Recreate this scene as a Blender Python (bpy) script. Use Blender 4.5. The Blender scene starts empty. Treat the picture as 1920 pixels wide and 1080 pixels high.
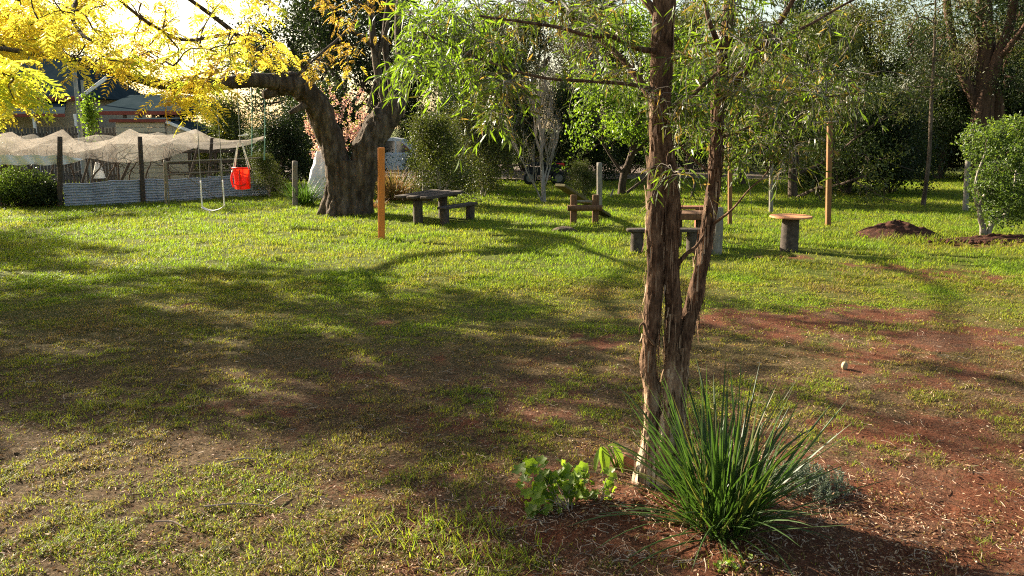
import bpy, math, random
import numpy as np
R = math.radians
rng = np.random.default_rng(11)
random.seed(5)
scn = bpy.context.scene
COL = scn.collection

# ------------------------------------------------------------------ camera
HC = 2.5; F = 1567.0; HOR = 235.0
PITCH = math.atan((540 - HOR) / F)
cam_d = bpy.data.cameras.new('camera'); cam = bpy.data.objects.new('camera', cam_d); COL.objects.link(cam)
cam.location = (0, 0, HC); cam.rotation_euler = (R(90) - PITCH, 0, 0)
cam_d.sensor_width = 36; cam_d.lens = 36 * F / 1920; cam_d.clip_end = 2000; cam_d.clip_start = .05
scn.camera = cam
CP, SP = math.cos(PITCH), math.sin(PITCH)
def ray(px, py):
    cx, cy = (px - 960) / F, (540 - py) / F
    return np.array([cx, CP + cy * SP, -SP + cy * CP])
def P(px, py, Y):
    r = ray(px, py); t = Y / r[1]
    return np.array([r[0] * t, Y, HC + r[2] * t])
def G(px, py, z=0.0):
    r = ray(px, py); t = (z - HC) / r[2]
    return np.array([r[0] * t, r[1] * t, z])
V = lambda *a: np.array(a, float)

# ------------------------------------------------------------------ noise
def _h(ix, iy, iz, s):
    n = (ix.astype(np.int64) * 374761393 + iy.astype(np.int64) * 668265263 + iz.astype(np.int64) * 2147483647 + s * 144665) & 0xffffffff
    n = ((n ^ (n >> 13)) * 1274126177) & 0xffffffff
    n = ((n ^ (n >> 16)) * 2246822519) & 0xffffffff
    return ((n ^ (n >> 15)) & 0xffffff) / float(0xffffff)
def noise(x, y, z=None, s=0):
    x = np.asarray(x, float); y = np.asarray(y, float)
    z = np.zeros_like(x) if z is None else np.asarray(z, float)
    ix, iy, iz = np.floor(x), np.floor(y), np.floor(z)
    fx, fy, fz = x - ix, y - iy, z - iz
    fx = fx * fx * (3 - 2 * fx); fy = fy * fy * (3 - 2 * fy); fz = fz * fz * (3 - 2 * fz)
    r = 0
    for a in (0, 1):
        for b in (0, 1):
            for c in (0, 1):
                r = r + _h(ix + a, iy + b, iz + c, s) * (fx if a else 1 - fx) * (fy if b else 1 - fy) * (fz if c else 1 - fz)
    return r
def fbm(x, y, z=None, s=0, o=4):
    r = 0; a = .5; t = 0
    for k in range(o):
        f = 2.03 ** k
        r = r + a * noise(x * f, y * f, None if z is None else z * f, s + k * 17); t += a; a *= .55
    return r / t

# ------------------------------------------------------------------ mesh builder
class MB:
    def __init__(s): s.v = []; s.f = []; s.t = []; s.n = 0
    def add(s, v, faces, tint=.5):
        v = np.asarray(v, float).reshape(-1, 3)
        for f in (faces if isinstance(faces, list) else [faces]):
            s.f.append(np.asarray(f, np.int64) + s.n)
        s.v.append(v); s.t.append(np.broadcast_to(np.asarray(tint, float), (len(v),)).copy()); s.n += len(v)
        return s
    def mesh(s, name, mat, org=(0, 0, 0), smooth=False):
        me = bpy.data.meshes.new(name)
        v = np.concatenate(s.v) - np.asarray(org, float)
        me.vertices.add(len(v)); me.vertices.foreach_set('co', v.astype(np.float32).ravel())
        loops = np.concatenate([f.ravel() for f in s.f]); cnt = np.concatenate([np.full(len(f), f.shape[1]) for f in s.f])
        st = np.concatenate([[0], np.cumsum(cnt)[:-1]])
        me.loops.add(len(loops)); me.loops.foreach_set('vertex_index', loops.astype(np.int32))
        me.polygons.add(len(cnt)); me.polygons.foreach_set('loop_start', st.astype(np.int32)); me.polygons.foreach_set('loop_total', cnt.astype(np.int32))
        me.polygons.foreach_set('use_smooth', np.full(len(cnt), bool(smooth)))
        me.update(calc_edges=True)
        a = me.attributes.new('tint', 'FLOAT', 'POINT'); a.data.foreach_set('value', np.concatenate(s.t).astype(np.float32))
        me.materials.append(mat); return me

def link(name, me, parent=None, loc=(0, 0, 0)):
    o = bpy.data.objects.new(name, me); COL.objects.link(o); o.location = loc
    if parent: o.parent = parent
    return o
def tag(o, label=None, cat=None, group=None, kind=None):
    if label: o['label'] = label
    if cat: o['category'] = cat
    if group: o['group'] = group
    if kind: o['kind'] = kind
    return o
class Thing:
    def __init__(s, name, label, cat, loc, group=None):
        s.loc = np.asarray(loc, float); s.o = tag(link(name, None, None, tuple(s.loc)), label, cat, group)
    def part(s, name, mb, mat, under=None, smooth=False, label=None):
        o = link(name, mb.mesh(name, mat, s.loc, smooth), under or s.o)
        if label: o['label'] = label
        return o
def single(name, mb, mat, loc, label, cat, group=None, smooth=False, kind=None):
    o = link(name, mb.mesh(name, mat, loc, smooth), None, tuple(loc)); return tag(o, label, cat, group, kind)
def copy_tree(o, parent=None):
    c = o.copy(); COL.objects.link(c); c.parent = parent
    for ch in list(o.children): copy_tree(ch, c)
    return c

# ------------------------------------------------------------------ shapes
def nrm(v): return v / (np.linalg.norm(v, axis=-1, keepdims=True) + 1e-9)
def spline(pts, n):
    pts = np.asarray(pts, float); k = len(pts)
    if k == 2: t = np.linspace(0, 1, n)[:, None]; return pts[0] * (1 - t) + pts[1] * t
    e = np.vstack([2 * pts[0] - pts[1], pts, 2 * pts[-1] - pts[-2]])
    u = np.linspace(0, k - 1 - 1e-6, n); i = u.astype(int); t = (u - i)[:, None]
    a, b, c, d = e[i], e[i + 1], e[i + 2], e[i + 3]
    return .5 * (2 * b + (c - a) * t + (2 * a - 5 * b + 4 * c - d) * t * t + (3 * b - 3 * c + d - a) * t ** 3)
def tube(mb, pts, radii, n=10, m=None, disp=None, tint=.5, cap=True, sq=1.0):
    """tapered tube through pts; disp(P, ang, s) -> radial offset"""
    m = m or len(pts)
    radii = np.asarray(radii, float)
    full = np.hstack([np.asarray(pts, float), radii.reshape(-1, 1)]) if len(radii) == len(pts) else None
    if full is not None:
        c = spline(full[:, :3], m); r = np.interp(np.linspace(0, len(pts) - 1, m), np.arange(len(pts)), radii)
    else:
        c = spline(pts, m); r = np.interp(np.linspace(0, 1, m), np.linspace(0, 1, len(radii)), radii)
    T = nrm(np.gradient(c, axis=0))
    ref = V(0, 1, 0) if abs(T[0][2]) > .8 else V(0, 0, 1)
    N = np.zeros_like(c); x = nrm(np.cross(T[0], ref))
    for i in range(m):
        x = x - T[i] * np.dot(x, T[i]); x = x / (np.linalg.norm(x) + 1e-9); N[i] = x
    B = np.cross(T, N)
    a = np.linspace(0, 2 * np.pi, n, endpoint=False)
    D = N[:, None] * np.cos(a)[None, :, None] + B[:, None] * np.sin(a)[None, :, None] * sq
    rr = np.repeat(r[:, None], n, 1)
    Pn = c[:, None] + D * rr[..., None]
    if disp is not None:
        rr = rr + disp(Pn, a[None, :] + 0 * rr, rr); Pn = c[:, None] + D * rr[..., None]
    i, j = np.meshgrid(np.arange(m - 1), np.arange(n), indexing='ij'); jn = (j + 1) % n
    q = np.stack([i * n + j, i * n + jn, (i + 1) * n + jn, (i + 1) * n + j], -1).reshape(-1, 4)
    fs = [q]
    if cap:
        fs += [np.arange(n)[::-1][None], (np.arange(n) + (m - 1) * n)[None]]
    mb.add(Pn.reshape(-1, 3), fs, tint)
    return c, r
def box(mb, c, size, rz=0, rx=0, bev=.012, tint=.5, ry=0):
    """box with chamfered edges"""
    sx, sy, sz = [s / 2 for s in size]; b = min(bev, sx * .4, sy * .4, sz * .4)
    v = []; idx = {}
    for a in (-1, 1):
        for d in (-1, 1):
            for e in (-1, 1):
                for k in range(3):
                    p = [a * sx, d * sy, e * sz]
                    for q in range(3):
                        if q != k: p[q] -= (a, d, e)[q] * b
                    idx[(a, d, e, k)] = len(v); v.append(p)
    f4 = []; f3 = []
    for k in range(3):
        o = [q for q in range(3) if q != k]
        for s in (-1, 1):
            r_ = []
            for (u, w) in ((-1, -1), (1, -1), (1, 1), (-1, 1)):
                t = [0, 0, 0]; t[k] = s; t[o[0]] = u; t[o[1]] = w; r_.append(idx[(*t, k)])
            if (s < 0) ^ (k == 1): r_ = r_[::-1]
            f4.append(r_)
    for k in range(3):
        o = [q for q in range(3) if q != k]
        for u in (-1, 1):
            for w in (-1, 1):
                t = [0, 0, 0]; t[o[0]] = u; t[o[1]] = w; t1 = t[:]; t2 = t[:]; t1[k] = -1; t2[k] = 1
                r_ = [idx[(*t1, o[0])], idx[(*t2, o[0])], idx[(*t2, o[1])], idx[(*t1, o[1])]]
                f4.append(r_)
    for a in (-1, 1):
        for d in (-1, 1):
            for e in (-1, 1): f3.append([idx[(a, d, e, k)] for k in range(3)])
    v = np.array(v)
    cx, sx_ = math.cos(rx), math.sin(rx); v = v @ np.array([[1, 0, 0], [0, cx, sx_], [0, -sx_, cx]])
    cy, sy_ = math.cos(ry), math.sin(ry); v = v @ np.array([[cy, 0, -sy_], [0, 1, 0], [sy_, 0, cy]])
    cz, sz_ = math.cos(rz), math.sin(rz); v = v @ np.array([[cz, sz_, 0], [-sz_, cz, 0], [0, 0, 1]])
    mb.add(v + np.asarray(c), [np.array(f4), np.array(f3)], tint); return mb
def beam(mb, p0, p1, w, h, bev=.01, tint=.5):
    """box between two points, w horizontally, h in the other direction"""
    p0 = np.asarray(p0, float); p1 = np.asarray(p1, float); d = p1 - p0; L = np.linalg.norm(d)
    rz = math.atan2(d[1], d[0]); el = math.asin(d[2] / L)
    return box(mb, (p0 + p1) / 2, (L, w, h), rz=rz, ry=-el, bev=bev, tint=tint)
def log(mb, p0, p1, r0, r1=None, n=14, rough=.06, tint=.5, m=8):
    s = random.random() * 50; r1 = r1 or r0
    tube(mb, [p0, p1], [r0, r1], n, m, lambda Pn, a, r: r * (rough * 2 * (fbm(Pn[..., 0] * 9 + s, Pn[..., 1] * 9, Pn[..., 2] * 2, 3, 2) - .5)), tint)
    return mb
def grid_mesh(mb, fn, nu, nv, tint=.5):
    u, v = np.meshgrid(np.linspace(0, 1, nu), np.linspace(0, 1, nv), indexing='ij')
    Pn = fn(u, v); i, j = np.meshgrid(np.arange(nu - 1), np.arange(nv - 1), indexing='ij')
    q = np.stack([i * nv + j, (i + 1) * nv + j, (i + 1) * nv + j + 1, i * nv + j + 1], -1).reshape(-1, 4)
    mb.add(Pn.reshape(-1, 3), q, tint); return mb
def rand_dirs(n, g=rng):
    return nrm(g.normal(size=(n, 3)))
def leaves(mb, pos, d, L, W, tint, fold=.25, long=False, up=None):
    """one leaf per point: diamond folded on its midrib; long=True bends it in two"""
    n = len(pos); L = np.broadcast_to(L, (n,))[:, None]; W = np.broadcast_to(W, (n,))[:, None]
    s = nrm(np.cross(d, rand_dirs(n))); u = np.cross(s, d)
    if not long:
        v = np.stack([pos, pos + d * L * .45 + s * W * .5 + u * W * fold, pos + d * L, pos + d * L * .45 - s * W * .5 + u * W * fold], 1)
        b = np.arange(n)[:, None] * 4
        mb.add(v.reshape(-1, 3), np.concatenate([b + [[0, 1, 2]], b + [[0, 2, 3]]]), np.repeat(np.broadcast_to(tint, (n,)), 4))
    else:
        c = u * L * rng.uniform(-.22, .22, (n, 1))
        v = np.stack([pos, pos + d * L * .33 + s * W * .5 + c * .6, pos + d * L * .33 - s * W * .5 + c * .6,
                      pos + d * L * .68 + s * W * .42 + c * .8, pos + d * L * .68 - s * W * .42 + c * .8, pos + d * L + c * .2 + V(0, 0, -1) * L * .06], 1)
        b = np.arange(n)[:, None] * 6
        mb.add(v.reshape(-1, 3), [np.concatenate([b + [[0, 1, 2]], b + [[3, 5, 4]]]), b + [[1, 3, 4, 2]]], np.repeat(np.broadcast_to(tint, (n,)), 6))
def strap(mb, base, az, lean, L, W, droop, n=7, tint=.5):
    """a strap leaf: folded ribbon rising then arching"""
    base = np.asarray(base, float); h = V(math.cos(az), math.sin(az), 0); sd = V(-math.sin(az), math.cos(az), 0)
    tw = random.uniform(-.8, .8); sd2 = sd * math.cos(tw) + h * math.sin(tw)
    p = base.copy(); ang = lean; c = [p.copy()]
    for i in range(n - 1):
        ang += droop / (n - 1); p = p + (h * math.sin(ang) + V(0, 0, 1) * math.cos(ang)) * L / (n - 1); c.append(p.copy())
    c = np.array(c); t = np.linspace(0, 1, n)
    w = W * np.minimum(1, .55 + t * 1.4) * np.sqrt(np.clip(1 - t, 0, 1)) ** .9
    up = np.cross(sd2, nrm(np.gradient(c, axis=0)))
    l = c + sd2 * w[:, None] * .5 + up * w[:, None] * .18; r = c - sd2 * w[:, None] * .5 + up * w[:, None] * .18
    v = np.stack([l, c, r], 1).reshape(-1, 3); i = np.arange(n - 1)[:, None] * 3
    mb.add(v, np.concatenate([i + [[0, 1, 4, 3]], i + [[1, 2, 5, 4]]]), tint)
def colonise(nodes, targets, sag=.1, g=rng):
    """join every target to its nearest node with a curved twig; returns list of polylines"""
    nodes = [np.asarray(n, float) for n in nodes]; targets = np.asarray(targets)
    A = np.array(nodes); dmin = np.min(np.linalg.norm(targets[:, None] - A[None], axis=2), 1)
    out = []
    for ti in np.argsort(dmin):
        t = targets[ti]; A = np.array(nodes); dist = np.linalg.norm(A - t, axis=1); k = int(np.argmin(dist)); L = dist[k]
        if L < 1e-3: continue
        mid1 = A[k] * .66 + t * .34 + g.normal(size=3) * L * .09 + V(0, 0, sag * L)
        mid2 = A[k] * .33 + t * .67 + g.normal(size=3) * L * .09 + V(0, 0, sag * L)
        c = spline([A[k], mid1, mid2, t], 8); out.append((c, L)); nodes += [c[3], c[5], c[7]]
    return out

# ------------------------------------------------------------------ materials
def newmat(name):
    m = bpy.data.materials.new(name); m.use_nodes = True; nt = m.node_tree; nt.nodes.clear()
    return m, nt, nt.nodes.new, nt.links.new
def ramp(nt, fac, stops):
    n = nt.nodes.new('ShaderNodeValToRGB'); cr = n.color_ramp
    while len(cr.elements) < len(stops): cr.elements.new(.5)
    for e, (p, c) in zip(cr.elements, stops): e.position = p; e.color = (*c, 1)
    nt.links.new(fac, n.inputs[0]); return n.outputs[0]
def noise_node(nt, scale, stretch=(1, 1, 1), detail=6, rough=.6, coord='Object'):
    tc = nt.nodes.new('ShaderNodeTexCoord'); mp = nt.nodes.new('ShaderNodeMapping'); mp.inputs['Scale'].default_value = stretch
    nt.links.new(tc.outputs[coord], mp.inputs[0]); n = nt.nodes.new('ShaderNodeTexNoise')
    n.inputs['Scale'].default_value = scale; n.inputs['Detail'].default_value = detail; n.inputs['Roughness'].default_value = rough
    nt.links.new(mp.outputs[0], n.inputs['Vector']); return n.outputs['Fac']
def leafmat(name, stops, trans=.45, rough=.45, spec=.35, tcol=1.3, objrand=0.0):
    m, nt, N, L = newmat(name)
    at = N('ShaderNodeAttribute'); at.attribute_name = 'tint'; fac = at.outputs['Fac']
    if objrand:
        oi = N('ShaderNodeObjectInfo'); ma = N('ShaderNodeMath'); ma.operation = 'MULTIPLY_ADD'
        L(oi.outputs['Random'], ma.inputs[0]); ma.inputs[1].default_value = objrand; L(fac, ma.inputs[2])
        mb_ = N('ShaderNodeMath'); mb_.operation = 'SUBTRACT'; L(ma.outputs[0], mb_.inputs[0]); mb_.inputs[1].default_value = objrand / 2; fac = mb_.outputs[0]
    c = ramp(nt, fac, stops)
    p = N('ShaderNodeBsdfPrincipled'); L(c, p.inputs['Base Color']); p.inputs['Roughness'].default_value = rough; p.inputs['Specular IOR Level'].default_value = spec
    t = N('ShaderNodeBsdfTranslucent'); mu = N('ShaderNodeMix'); mu.data_type = 'RGBA'; mu.blend_type = 'MULTIPLY'; mu.inputs[0].default_value = 1
    L(c, mu.inputs[6]); mu.inputs[7].default_value = (tcol * 1.05, tcol * 1.1, tcol * .55, 1); L(mu.outputs[2], t.inputs['Color'])
    mx = N('ShaderNodeMixShader'); mx.inputs[0].default_value = trans; L(p.outputs[0], mx.inputs[1]); L(t.outputs[0], mx.inputs[2])
    o = N('ShaderNodeOutputMaterial'); L(mx.outputs[0], o.inputs[0]); return m
def surf(name, stops, scale=6, stretch=(1, 1, 1), rough=.85, bump=.3, spec=.2, metal=0, tint=0, dist=.02, bscale=None, detail=6):
    m, nt, N, L = newmat(name)
    f = noise_node(nt, scale, stretch, detail, .65)
    if tint:
        at = N('ShaderNodeAttribute'); at.attribute_name = 'tint'; ma = N('ShaderNodeMath'); ma.operation = 'MULTIPLY_ADD'
        L(at.outputs['Fac'], ma.inputs[0]); ma.inputs[1].default_value = tint; L(f, ma.inputs[2])
        s = N('ShaderNodeMath'); s.operation = 'SUBTRACT'; L(ma.outputs[0], s.inputs[0]); s.inputs[1].default_value = tint / 2; f = s.outputs[0]
    c = ramp(nt, f, stops)
    p = N('ShaderNodeBsdfPrincipled'); L(c, p.inputs['Base Color']); p.inputs['Roughness'].default_value = rough
    p.inputs['Specular IOR Level'].default_value = spec; p.inputs['Metallic'].default_value = metal
    if bump:
        b = N('ShaderNodeBump'); b.inputs['Strength'].default_value = bump; b.inputs['Distance'].default_value = dist
        L(noise_node(nt, bscale or scale * 3, stretch, 8, .7), b.inputs['Height']); L(b.outputs[0], p.inputs['Normal'])
    o = N('ShaderNodeOutputMaterial'); L(p.outputs[0], o.inputs[0]); return m
def stops2(a, b, lo=.3, hi=.7): return [(lo, a), (hi, b)]
M = {}
M['grass'] = leafmat('grass_blade', [(0, (.16, .10, .06)), (.25, (.21, .16, .065)), (.5, (.19, .185, .03)), (.75, (.175, .20, .026)), (1, (.135, .20, .02))], .5, .55, .2, 1.6)
M['litter'] = leafmat('dead_leaf', [(0, (.09, .04, .02)), (.35, (.22, .11, .06)), (.7, (.36, .23, .14)), (.93, (.5, .40, .29)), (.96, (.5, .25, .03)), (1, (.6, .55, .45))], .15, .7, .2, 1)
M['twig'] = surf('dry_twig', stops2((.2, .13, .09), (.42, .33, .25)), 8, rough=.9, bump=0)
M['paperbark'] = None
M['bark'] = surf('grey_bark', [(.3, (.03, .02, .013)), (.48, (.09, .065, .045)), (.7, (.24, .18, .13))], 3.2, (2.2, 2.2, .6), .95, 1, dist=.12, bscale=7)
M['darkbark'] = surf('dark_bark', stops2((.03, .022, .016), (.13, .09, .065)), 4, (3, 3, .7), .95, .7, dist=.04)
M['redbark'] = surf('red_brown_bark', stops2((.035, .019, .013), (.15, .085, .055)), 3, (3, 3, .5), .95, .7, dist=.04)
M['palebark'] = surf('pale_bark', stops2((.12, .10, .08), (.38, .33, .28)), 5, (3, 3, .8), .95, .5)
M['gumleaf'] = leafmat('narrow_leaf', [(0, (.19, .12, .04)), (.15, (.12, .10, .025)), (.4, (.038, .05, .010)), (.75, (.068, .10, .012)), (1, (.13, .20, .018))], .42, .42, .28, 2.0)
M['jaca'] = leafmat('yellow_frond', [(0, (.30, .17, .05)), (.2, (.55, .36, .06)), (.5, (.76, .60, .09)), (.8, (.78, .67, .13)), (1, (.46, .52, .06))], .6, .5, .3, 1.1)
M['green'] = leafmat('bright_green_leaf', [(0, (.08, .11, .012)), (.5, (.12, .19, .02)), (1, (.20, .28, .03))], .5, .45, .4, 1.4)
M['olive'] = leafmat('olive_leaf', [(0, (.10, .085, .02)), (.4, (.05, .066, .014)), (1, (.12, .14, .025))], .27, .5, .25, 1.4, .4)
M['dark'] = leafmat('dark_leaf', [(0, (.014, .022, .008)), (.6, (.022, .036, .010)), (1, (.06, .08, .015))], .25, .5, .2, 1.5, .4)
M['brownleaf'] = leafmat('brown_leaf', [(0, (.09, .055, .03)), (.5, (.12, .085, .035)), (1, (.10, .09, .03))], .25, .5, .3, 1.2, .4)
M['citrus'] = leafmat('glossy_citrus_leaf', [(0, (.04, .06, .015)), (.6, (.06, .095, .02)), (1, (.13, .17, .025))], .42, .45, .3, 1.9)
M['pink'] = leafmat('pink_petal', [(0, (.60, .28, .36)), (.7, (.78, .48, .54)), (.9, (.85, .66, .66)), (1, (.25, .3, .06))], .45, .6, .2, 1.0)
M['strap'] = leafmat('strap_leaf', [(0, (.17, .12, .06)), (.1, (.14, .12, .04)), (.2, (.05, .08, .018)), (.5, (.030, .062, .013)), (1, (.065, .12, .022))], .35, .48, .35, 1.8)
M['tan'] = leafmat('tan_grass', [(0, (.22, .10, .06)), (.5, (.28, .17, .09)), (1, (.14, .15, .05))], .4, .5, .3, 1.2)
M['silver'] = leafmat('silver_leaf', [(0, (.07, .09, .06)), (1, (.21, .24, .19))], .2, .7, .2, 1)
M['soil'] = surf('red_soil', [(.3, (.022, .010, .006)), (.55, (.068, .026, .015)), (.8, (.14, .06, .034))], 18, rough=1, bump=.8, dist=.03, detail=10)
M['postwood'] = surf('weathered_wood', [(.3, (.13, .11, .09)), (.6, (.26, .23, .19)), (.8, (.4, .38, .34))], 7, (4, 4, .6), .95, .5)
M['darkwood'] = surf('dark_weathered_wood', [(.3, (.035, .027, .022)), (.6, (.09, .07, .055)), (.85, (.18, .15, .12))], 5, (3, 3, 3), .95, .5)
M['brownwood'] = surf('brown_sleeper_wood', [(.3, (.07, .035, .018)), (.6, (.17, .09, .045)), (.85, (.25, .15, .08))], 6, (4, 4, .8), .9, .4)
M['plankwood'] = surf('mossy_plank', stops2((.06, .05, .025), (.15, .13, .06)), 6, (3, 3, 3), .95, .3)
M['orange'] = surf('orange_paint', stops2((.60, .18, .03), (.70, .23, .045)), 9, (2, 2, .5), .7, 0, .3)
M['cabletop'] = surf('round_table_timber', stops2((.42, .16, .06), (.62, .28, .12)), 6, (1, 6, 1), .6, .2, .4)
M['redwood'] = surf('red_brown_timber', stops2((.17, .06, .035), (.32, .14, .08)), 6, (4, 4, 1), .8, .3)
M['polewood'] = surf('treated_pine', stops2((.15, .07, .028), (.27, .14, .06)), 6, (4, 4, .4), .8, 0)
M['iron'] = surf('galvanised_iron', [(.25, (.20, .22, .27)), (.5, (.36, .39, .46)), (.8, (.48, .50, .54))], 2.2, (1, 1, 2), .6, .1, .5, .25)
M['pipe'] = surf('rusty_pipe', stops2((.16, .13, .09), (.30, .26, .19)), 12, rough=.7, bump=.1, metal=.2)
M['white'] = surf('white_plastic', stops2((.72, .70, .66), (.82, .8, .77)), 5, rough=.5, bump=0, spec=.4)
M['red'] = leafmat('red_plastic', [(0, (.80, .03, .015)), (1, (.86, .05, .025))], .3, .4, .4, 1.1)
M['rope'] = surf('pale_rope', stops2((.5, .46, .38), (.72, .68, .6)), 60, rough=.9, bump=.3)
M['darkrope'] = surf('dark_rope', stops2((.08, .09, .08), (.16, .18, .15)), 60, rough=.9, bump=0)
M['greenrope'] = surf('green_rope', stops2((.05, .15, .11), (.10, .24, .18)), 60, rough=.9, bump=0)
M['roof'] = surf('blue_green_roof', stops2((.022, .035, .042), (.042, .058, .066)), 1.2, (1, 1, 1), 1, .05, 0)
M['fascia'] = surf('red_brown_fascia', stops2((.17, .04, .03), (.24, .06, .04)), 3, rough=.6, bump=0)
M['cream'] = surf('cream_boards', stops2((.42, .36, .28), (.5, .44, .35)), 2, (1, 1, 6), .7, .1)
M['trimwhite'] = surf('white_trim', stops2((.7, .69, .66), (.78, .77, .74)), 3, rough=.6, bump=0)
M['glass'] = surf('dark_glass', stops2((.02, .025, .03), (.04, .05, .055)), 2, rough=.08, bump=0, spec=.8)
M['darkpaint'] = surf('dark_stained_pickets', stops2((.05, .045, .045), (.11, .10, .095)), 5, (3, 3, .6), .9, .2)
M['pole'] = surf('grey_pole', stops2((.2, .2, .2), (.32, .32, .31)), 4, rough=.8, bump=.1)
M['carpaint'] = surf('white_car_paint', stops2((.62, .65, .70), (.68, .70, .74)), 2, rough=.25, bump=0, spec=.6)
M['rubber'] = surf('black_rubber', stops2((.015, .015, .015), (.03, .03, .03)), 8, rough=.9, bump=0)
M['alloy'] = surf('grey_metal', stops2((.10, .10, .10), (.2, .2, .2)), 8, rough=.4, bump=0, metal=.7)
M['tray'] = surf('dull_steel_tray', stops2((.14, .15, .17), (.22, .23, .25)), 3, rough=.5, bump=0, metal=.3)
M['terracotta'] = surf('terracotta', stops2((.12, .05, .03), (.24, .11, .065)), 12, rough=.9, bump=.2)
M['stone'] = surf('pale_stone', stops2((.26, .21, .12), (.45, .38, .24)), 14, rough=.9, bump=.3)
M['road'] = surf('gravel_drive', [(.3, (.08, .055, .045)), (.6, (.15, .11, .09)), (.8, (.2, .155, .125))], 3, rough=1, bump=.3)

def paperbark():
    m, nt, N, L = newmat('paper_bark')
    a = noise_node(nt, 5, (4, 4, 1.5), 8, .7); b = noise_node(nt, 12, (4, 4, 1.1), 8, .75)
    at = N('ShaderNodeAttribute'); at.attribute_name = 'tint'
    ad = N('ShaderNodeMath'); ad.operation = 'ADD'; L(a, ad.inputs[0]); L(b, ad.inputs[1])
    ad2 = N('ShaderNodeMath'); ad2.operation = 'MULTIPLY_ADD'; L(ad.outputs[0], ad2.inputs[0]); ad2.inputs[1].default_value = .5; L(at.outputs['Fac'], ad2.inputs[2])
    c = ramp(nt, ad2.outputs[0], [(.38, (.024, .012, .007)), (.48, (.10, .055, .032)), (.58, (.21, .125, .075)), (.70, (.40, .28, .18)), (.9, (.68, .57, .43))])
    p = N('ShaderNodeBsdfPrincipled'); L(c, p.inputs['Base Color']); p.inputs['Roughness'].default_value = .9; p.inputs['Specular IOR Level'].default_value = .15
    bp = N('ShaderNodeBump'); bp.inputs['Strength'].default_value = .9; bp.inputs['Distance'].default_value = .02; L(b, bp.inputs['Height']); L(bp.outputs[0], p.inputs['Normal'])
    o = N('ShaderNodeOutputMaterial'); L(p.outputs[0], o.inputs[0]); return m
M['paperbark'] = paperbark()
def netmat():
    m, nt, N, L = newmat('bird_netting')
    c = ramp(nt, noise_node(nt, 2.5, (1, 1, 1)), stops2((.38, .33, .28), (.56, .50, .44)))
    d = N('ShaderNodeBsdfDiffuse'); t = N('ShaderNodeBsdfTranslucent'); L(c, d.inputs[0]); L(c, t.inputs[0])
    mx = N('ShaderNodeMixShader'); mx.inputs[0].default_value = .45; L(d.outputs[0], mx.inputs[1]); L(t.outputs[0], mx.inputs[2])
    tr = N('ShaderNodeBsdfTransparent'); m2 = N('ShaderNodeMixShader')
    L(ramp(nt, noise_node(nt, 1.6, (1, 1, 2)), stops2((.16, .16, .16), (.44, .44, .44))), m2.inputs[0])
    L(tr.outputs[0], m2.inputs[1]); L(mx.outputs[0], m2.inputs[2]); o = N('ShaderNodeOutputMaterial'); L(m2.outputs[0], o.inputs[0]); return m
M['net'] = netmat()

# ------------------------------------------------------------------ ground
SOIL = [  # px, py, half width px, half height px, strength : bare red earth patches of the yard
    (1450, 600, 190, 16, 1.1), (1640, 588, 100, 16, 1.3), (1750, 640, 150, 22, 1.1), (1790, 520, 90, 16, .8), (1860, 625, 110, 26, .7), (1450, 625, 120, 18, .7),
    (1700, 700, 150, 30, .55), (1850, 840, 240, 70, .6), (1650, 790, 150, 40, .45), (1750, 960, 300, 90, .8), (1300, 1000, 330, 120, 1.1), (1080, 960, 200, 70, .75), (1880, 1020, 240, 130, 1.1),
    (830, 690, 270, 38, .26), (880, 775, 300, 30, .40), (1120, 640, 80, 14, .5), (360, 572, 60, 8, .6), (700, 605, 60, 6, .6), (870, 473, 40, 3, .6), (450, 770, 160, 20, .3), (1480, 482, 60, 4, .7), (1650, 500, 80, 8, .6), (1830, 455, 100, 8, 1.2)]
SP_ = []
for px, py, w, h, s in SOIL:
    c = G(px, py); SP_.append((c[0], c[1], abs(G(px + w, py)[0] - c[0]), abs(G(px, py - h)[1] - G(px, py + h)[1]) / 2, s))
def soil(x, y):
    w = .02 + .22 * np.clip((9 - y) / 5, 0, 1) * np.clip((x + 3.2) / 4, 0, 1)
    for cx, cy, a, b, s in SP_: w = w + s * np.exp(-(((x - cx) / a) ** 2 + ((y - cy) / b) ** 2))
    w = w * np.clip(1.1 - (y - 14) / 10, .15, 1)
    n = fbm(x * 1.1, y * 1.1, s=3, o=5); n2 = fbm(x * 5, y * 5, s=9, o=3)
    return np.clip(w * .66 + ((n - .5) * .55 + (n2 - .5) * 1.5) * np.clip(w * 3 + .15, 0, 1), 0, 1)
def gz(x, y):
    return (fbm(x * .35, y * .35, s=21, o=3) - .5) * .10 * np.clip((y - 4) / 8, .3, 1) * np.clip((45 - y) / 20, .2, 1) + .022 * (fbm(x * 6, y * 6, s=33, o=3) - .5) * 2 \
        + .09 * np.exp(-(((x - 1.1) / 1.3) ** 2 + ((y - 5.3) / .9) ** 2))
xs = np.concatenate([-9 - np.geomspace(.06, 390, 110)[::-1], np.linspace(-9, 9, 420), 9 + np.geomspace(.06, 390, 110)])
ys = np.concatenate([np.linspace(-6, 3.6, 30)[:-1], np.linspace(3.6, 12, 230)[:-1], 12 + np.geomspace(.04, 600, 240)])
X, Y = np.meshgrid(xs, ys, indexing='ij')
Z = gz(X, Y); SO = soil(X, Y)
mb = MB(); i, j = np.meshgrid(np.arange(len(xs) - 1), np.arange(len(ys) - 1), indexing='ij'); k = len(ys)
mb.add(np.stack([X, Y, Z], -1).reshape(-1, 3), np.stack([i * k + j, (i + 1) * k + j, (i + 1) * k + j + 1, i * k + j + 1], -1).reshape(-1, 4), SO.ravel())
m, nt, N, L = newmat('lawn_ground')
at = N('ShaderNodeAttribute'); at.attribute_name = 'tint'
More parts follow.
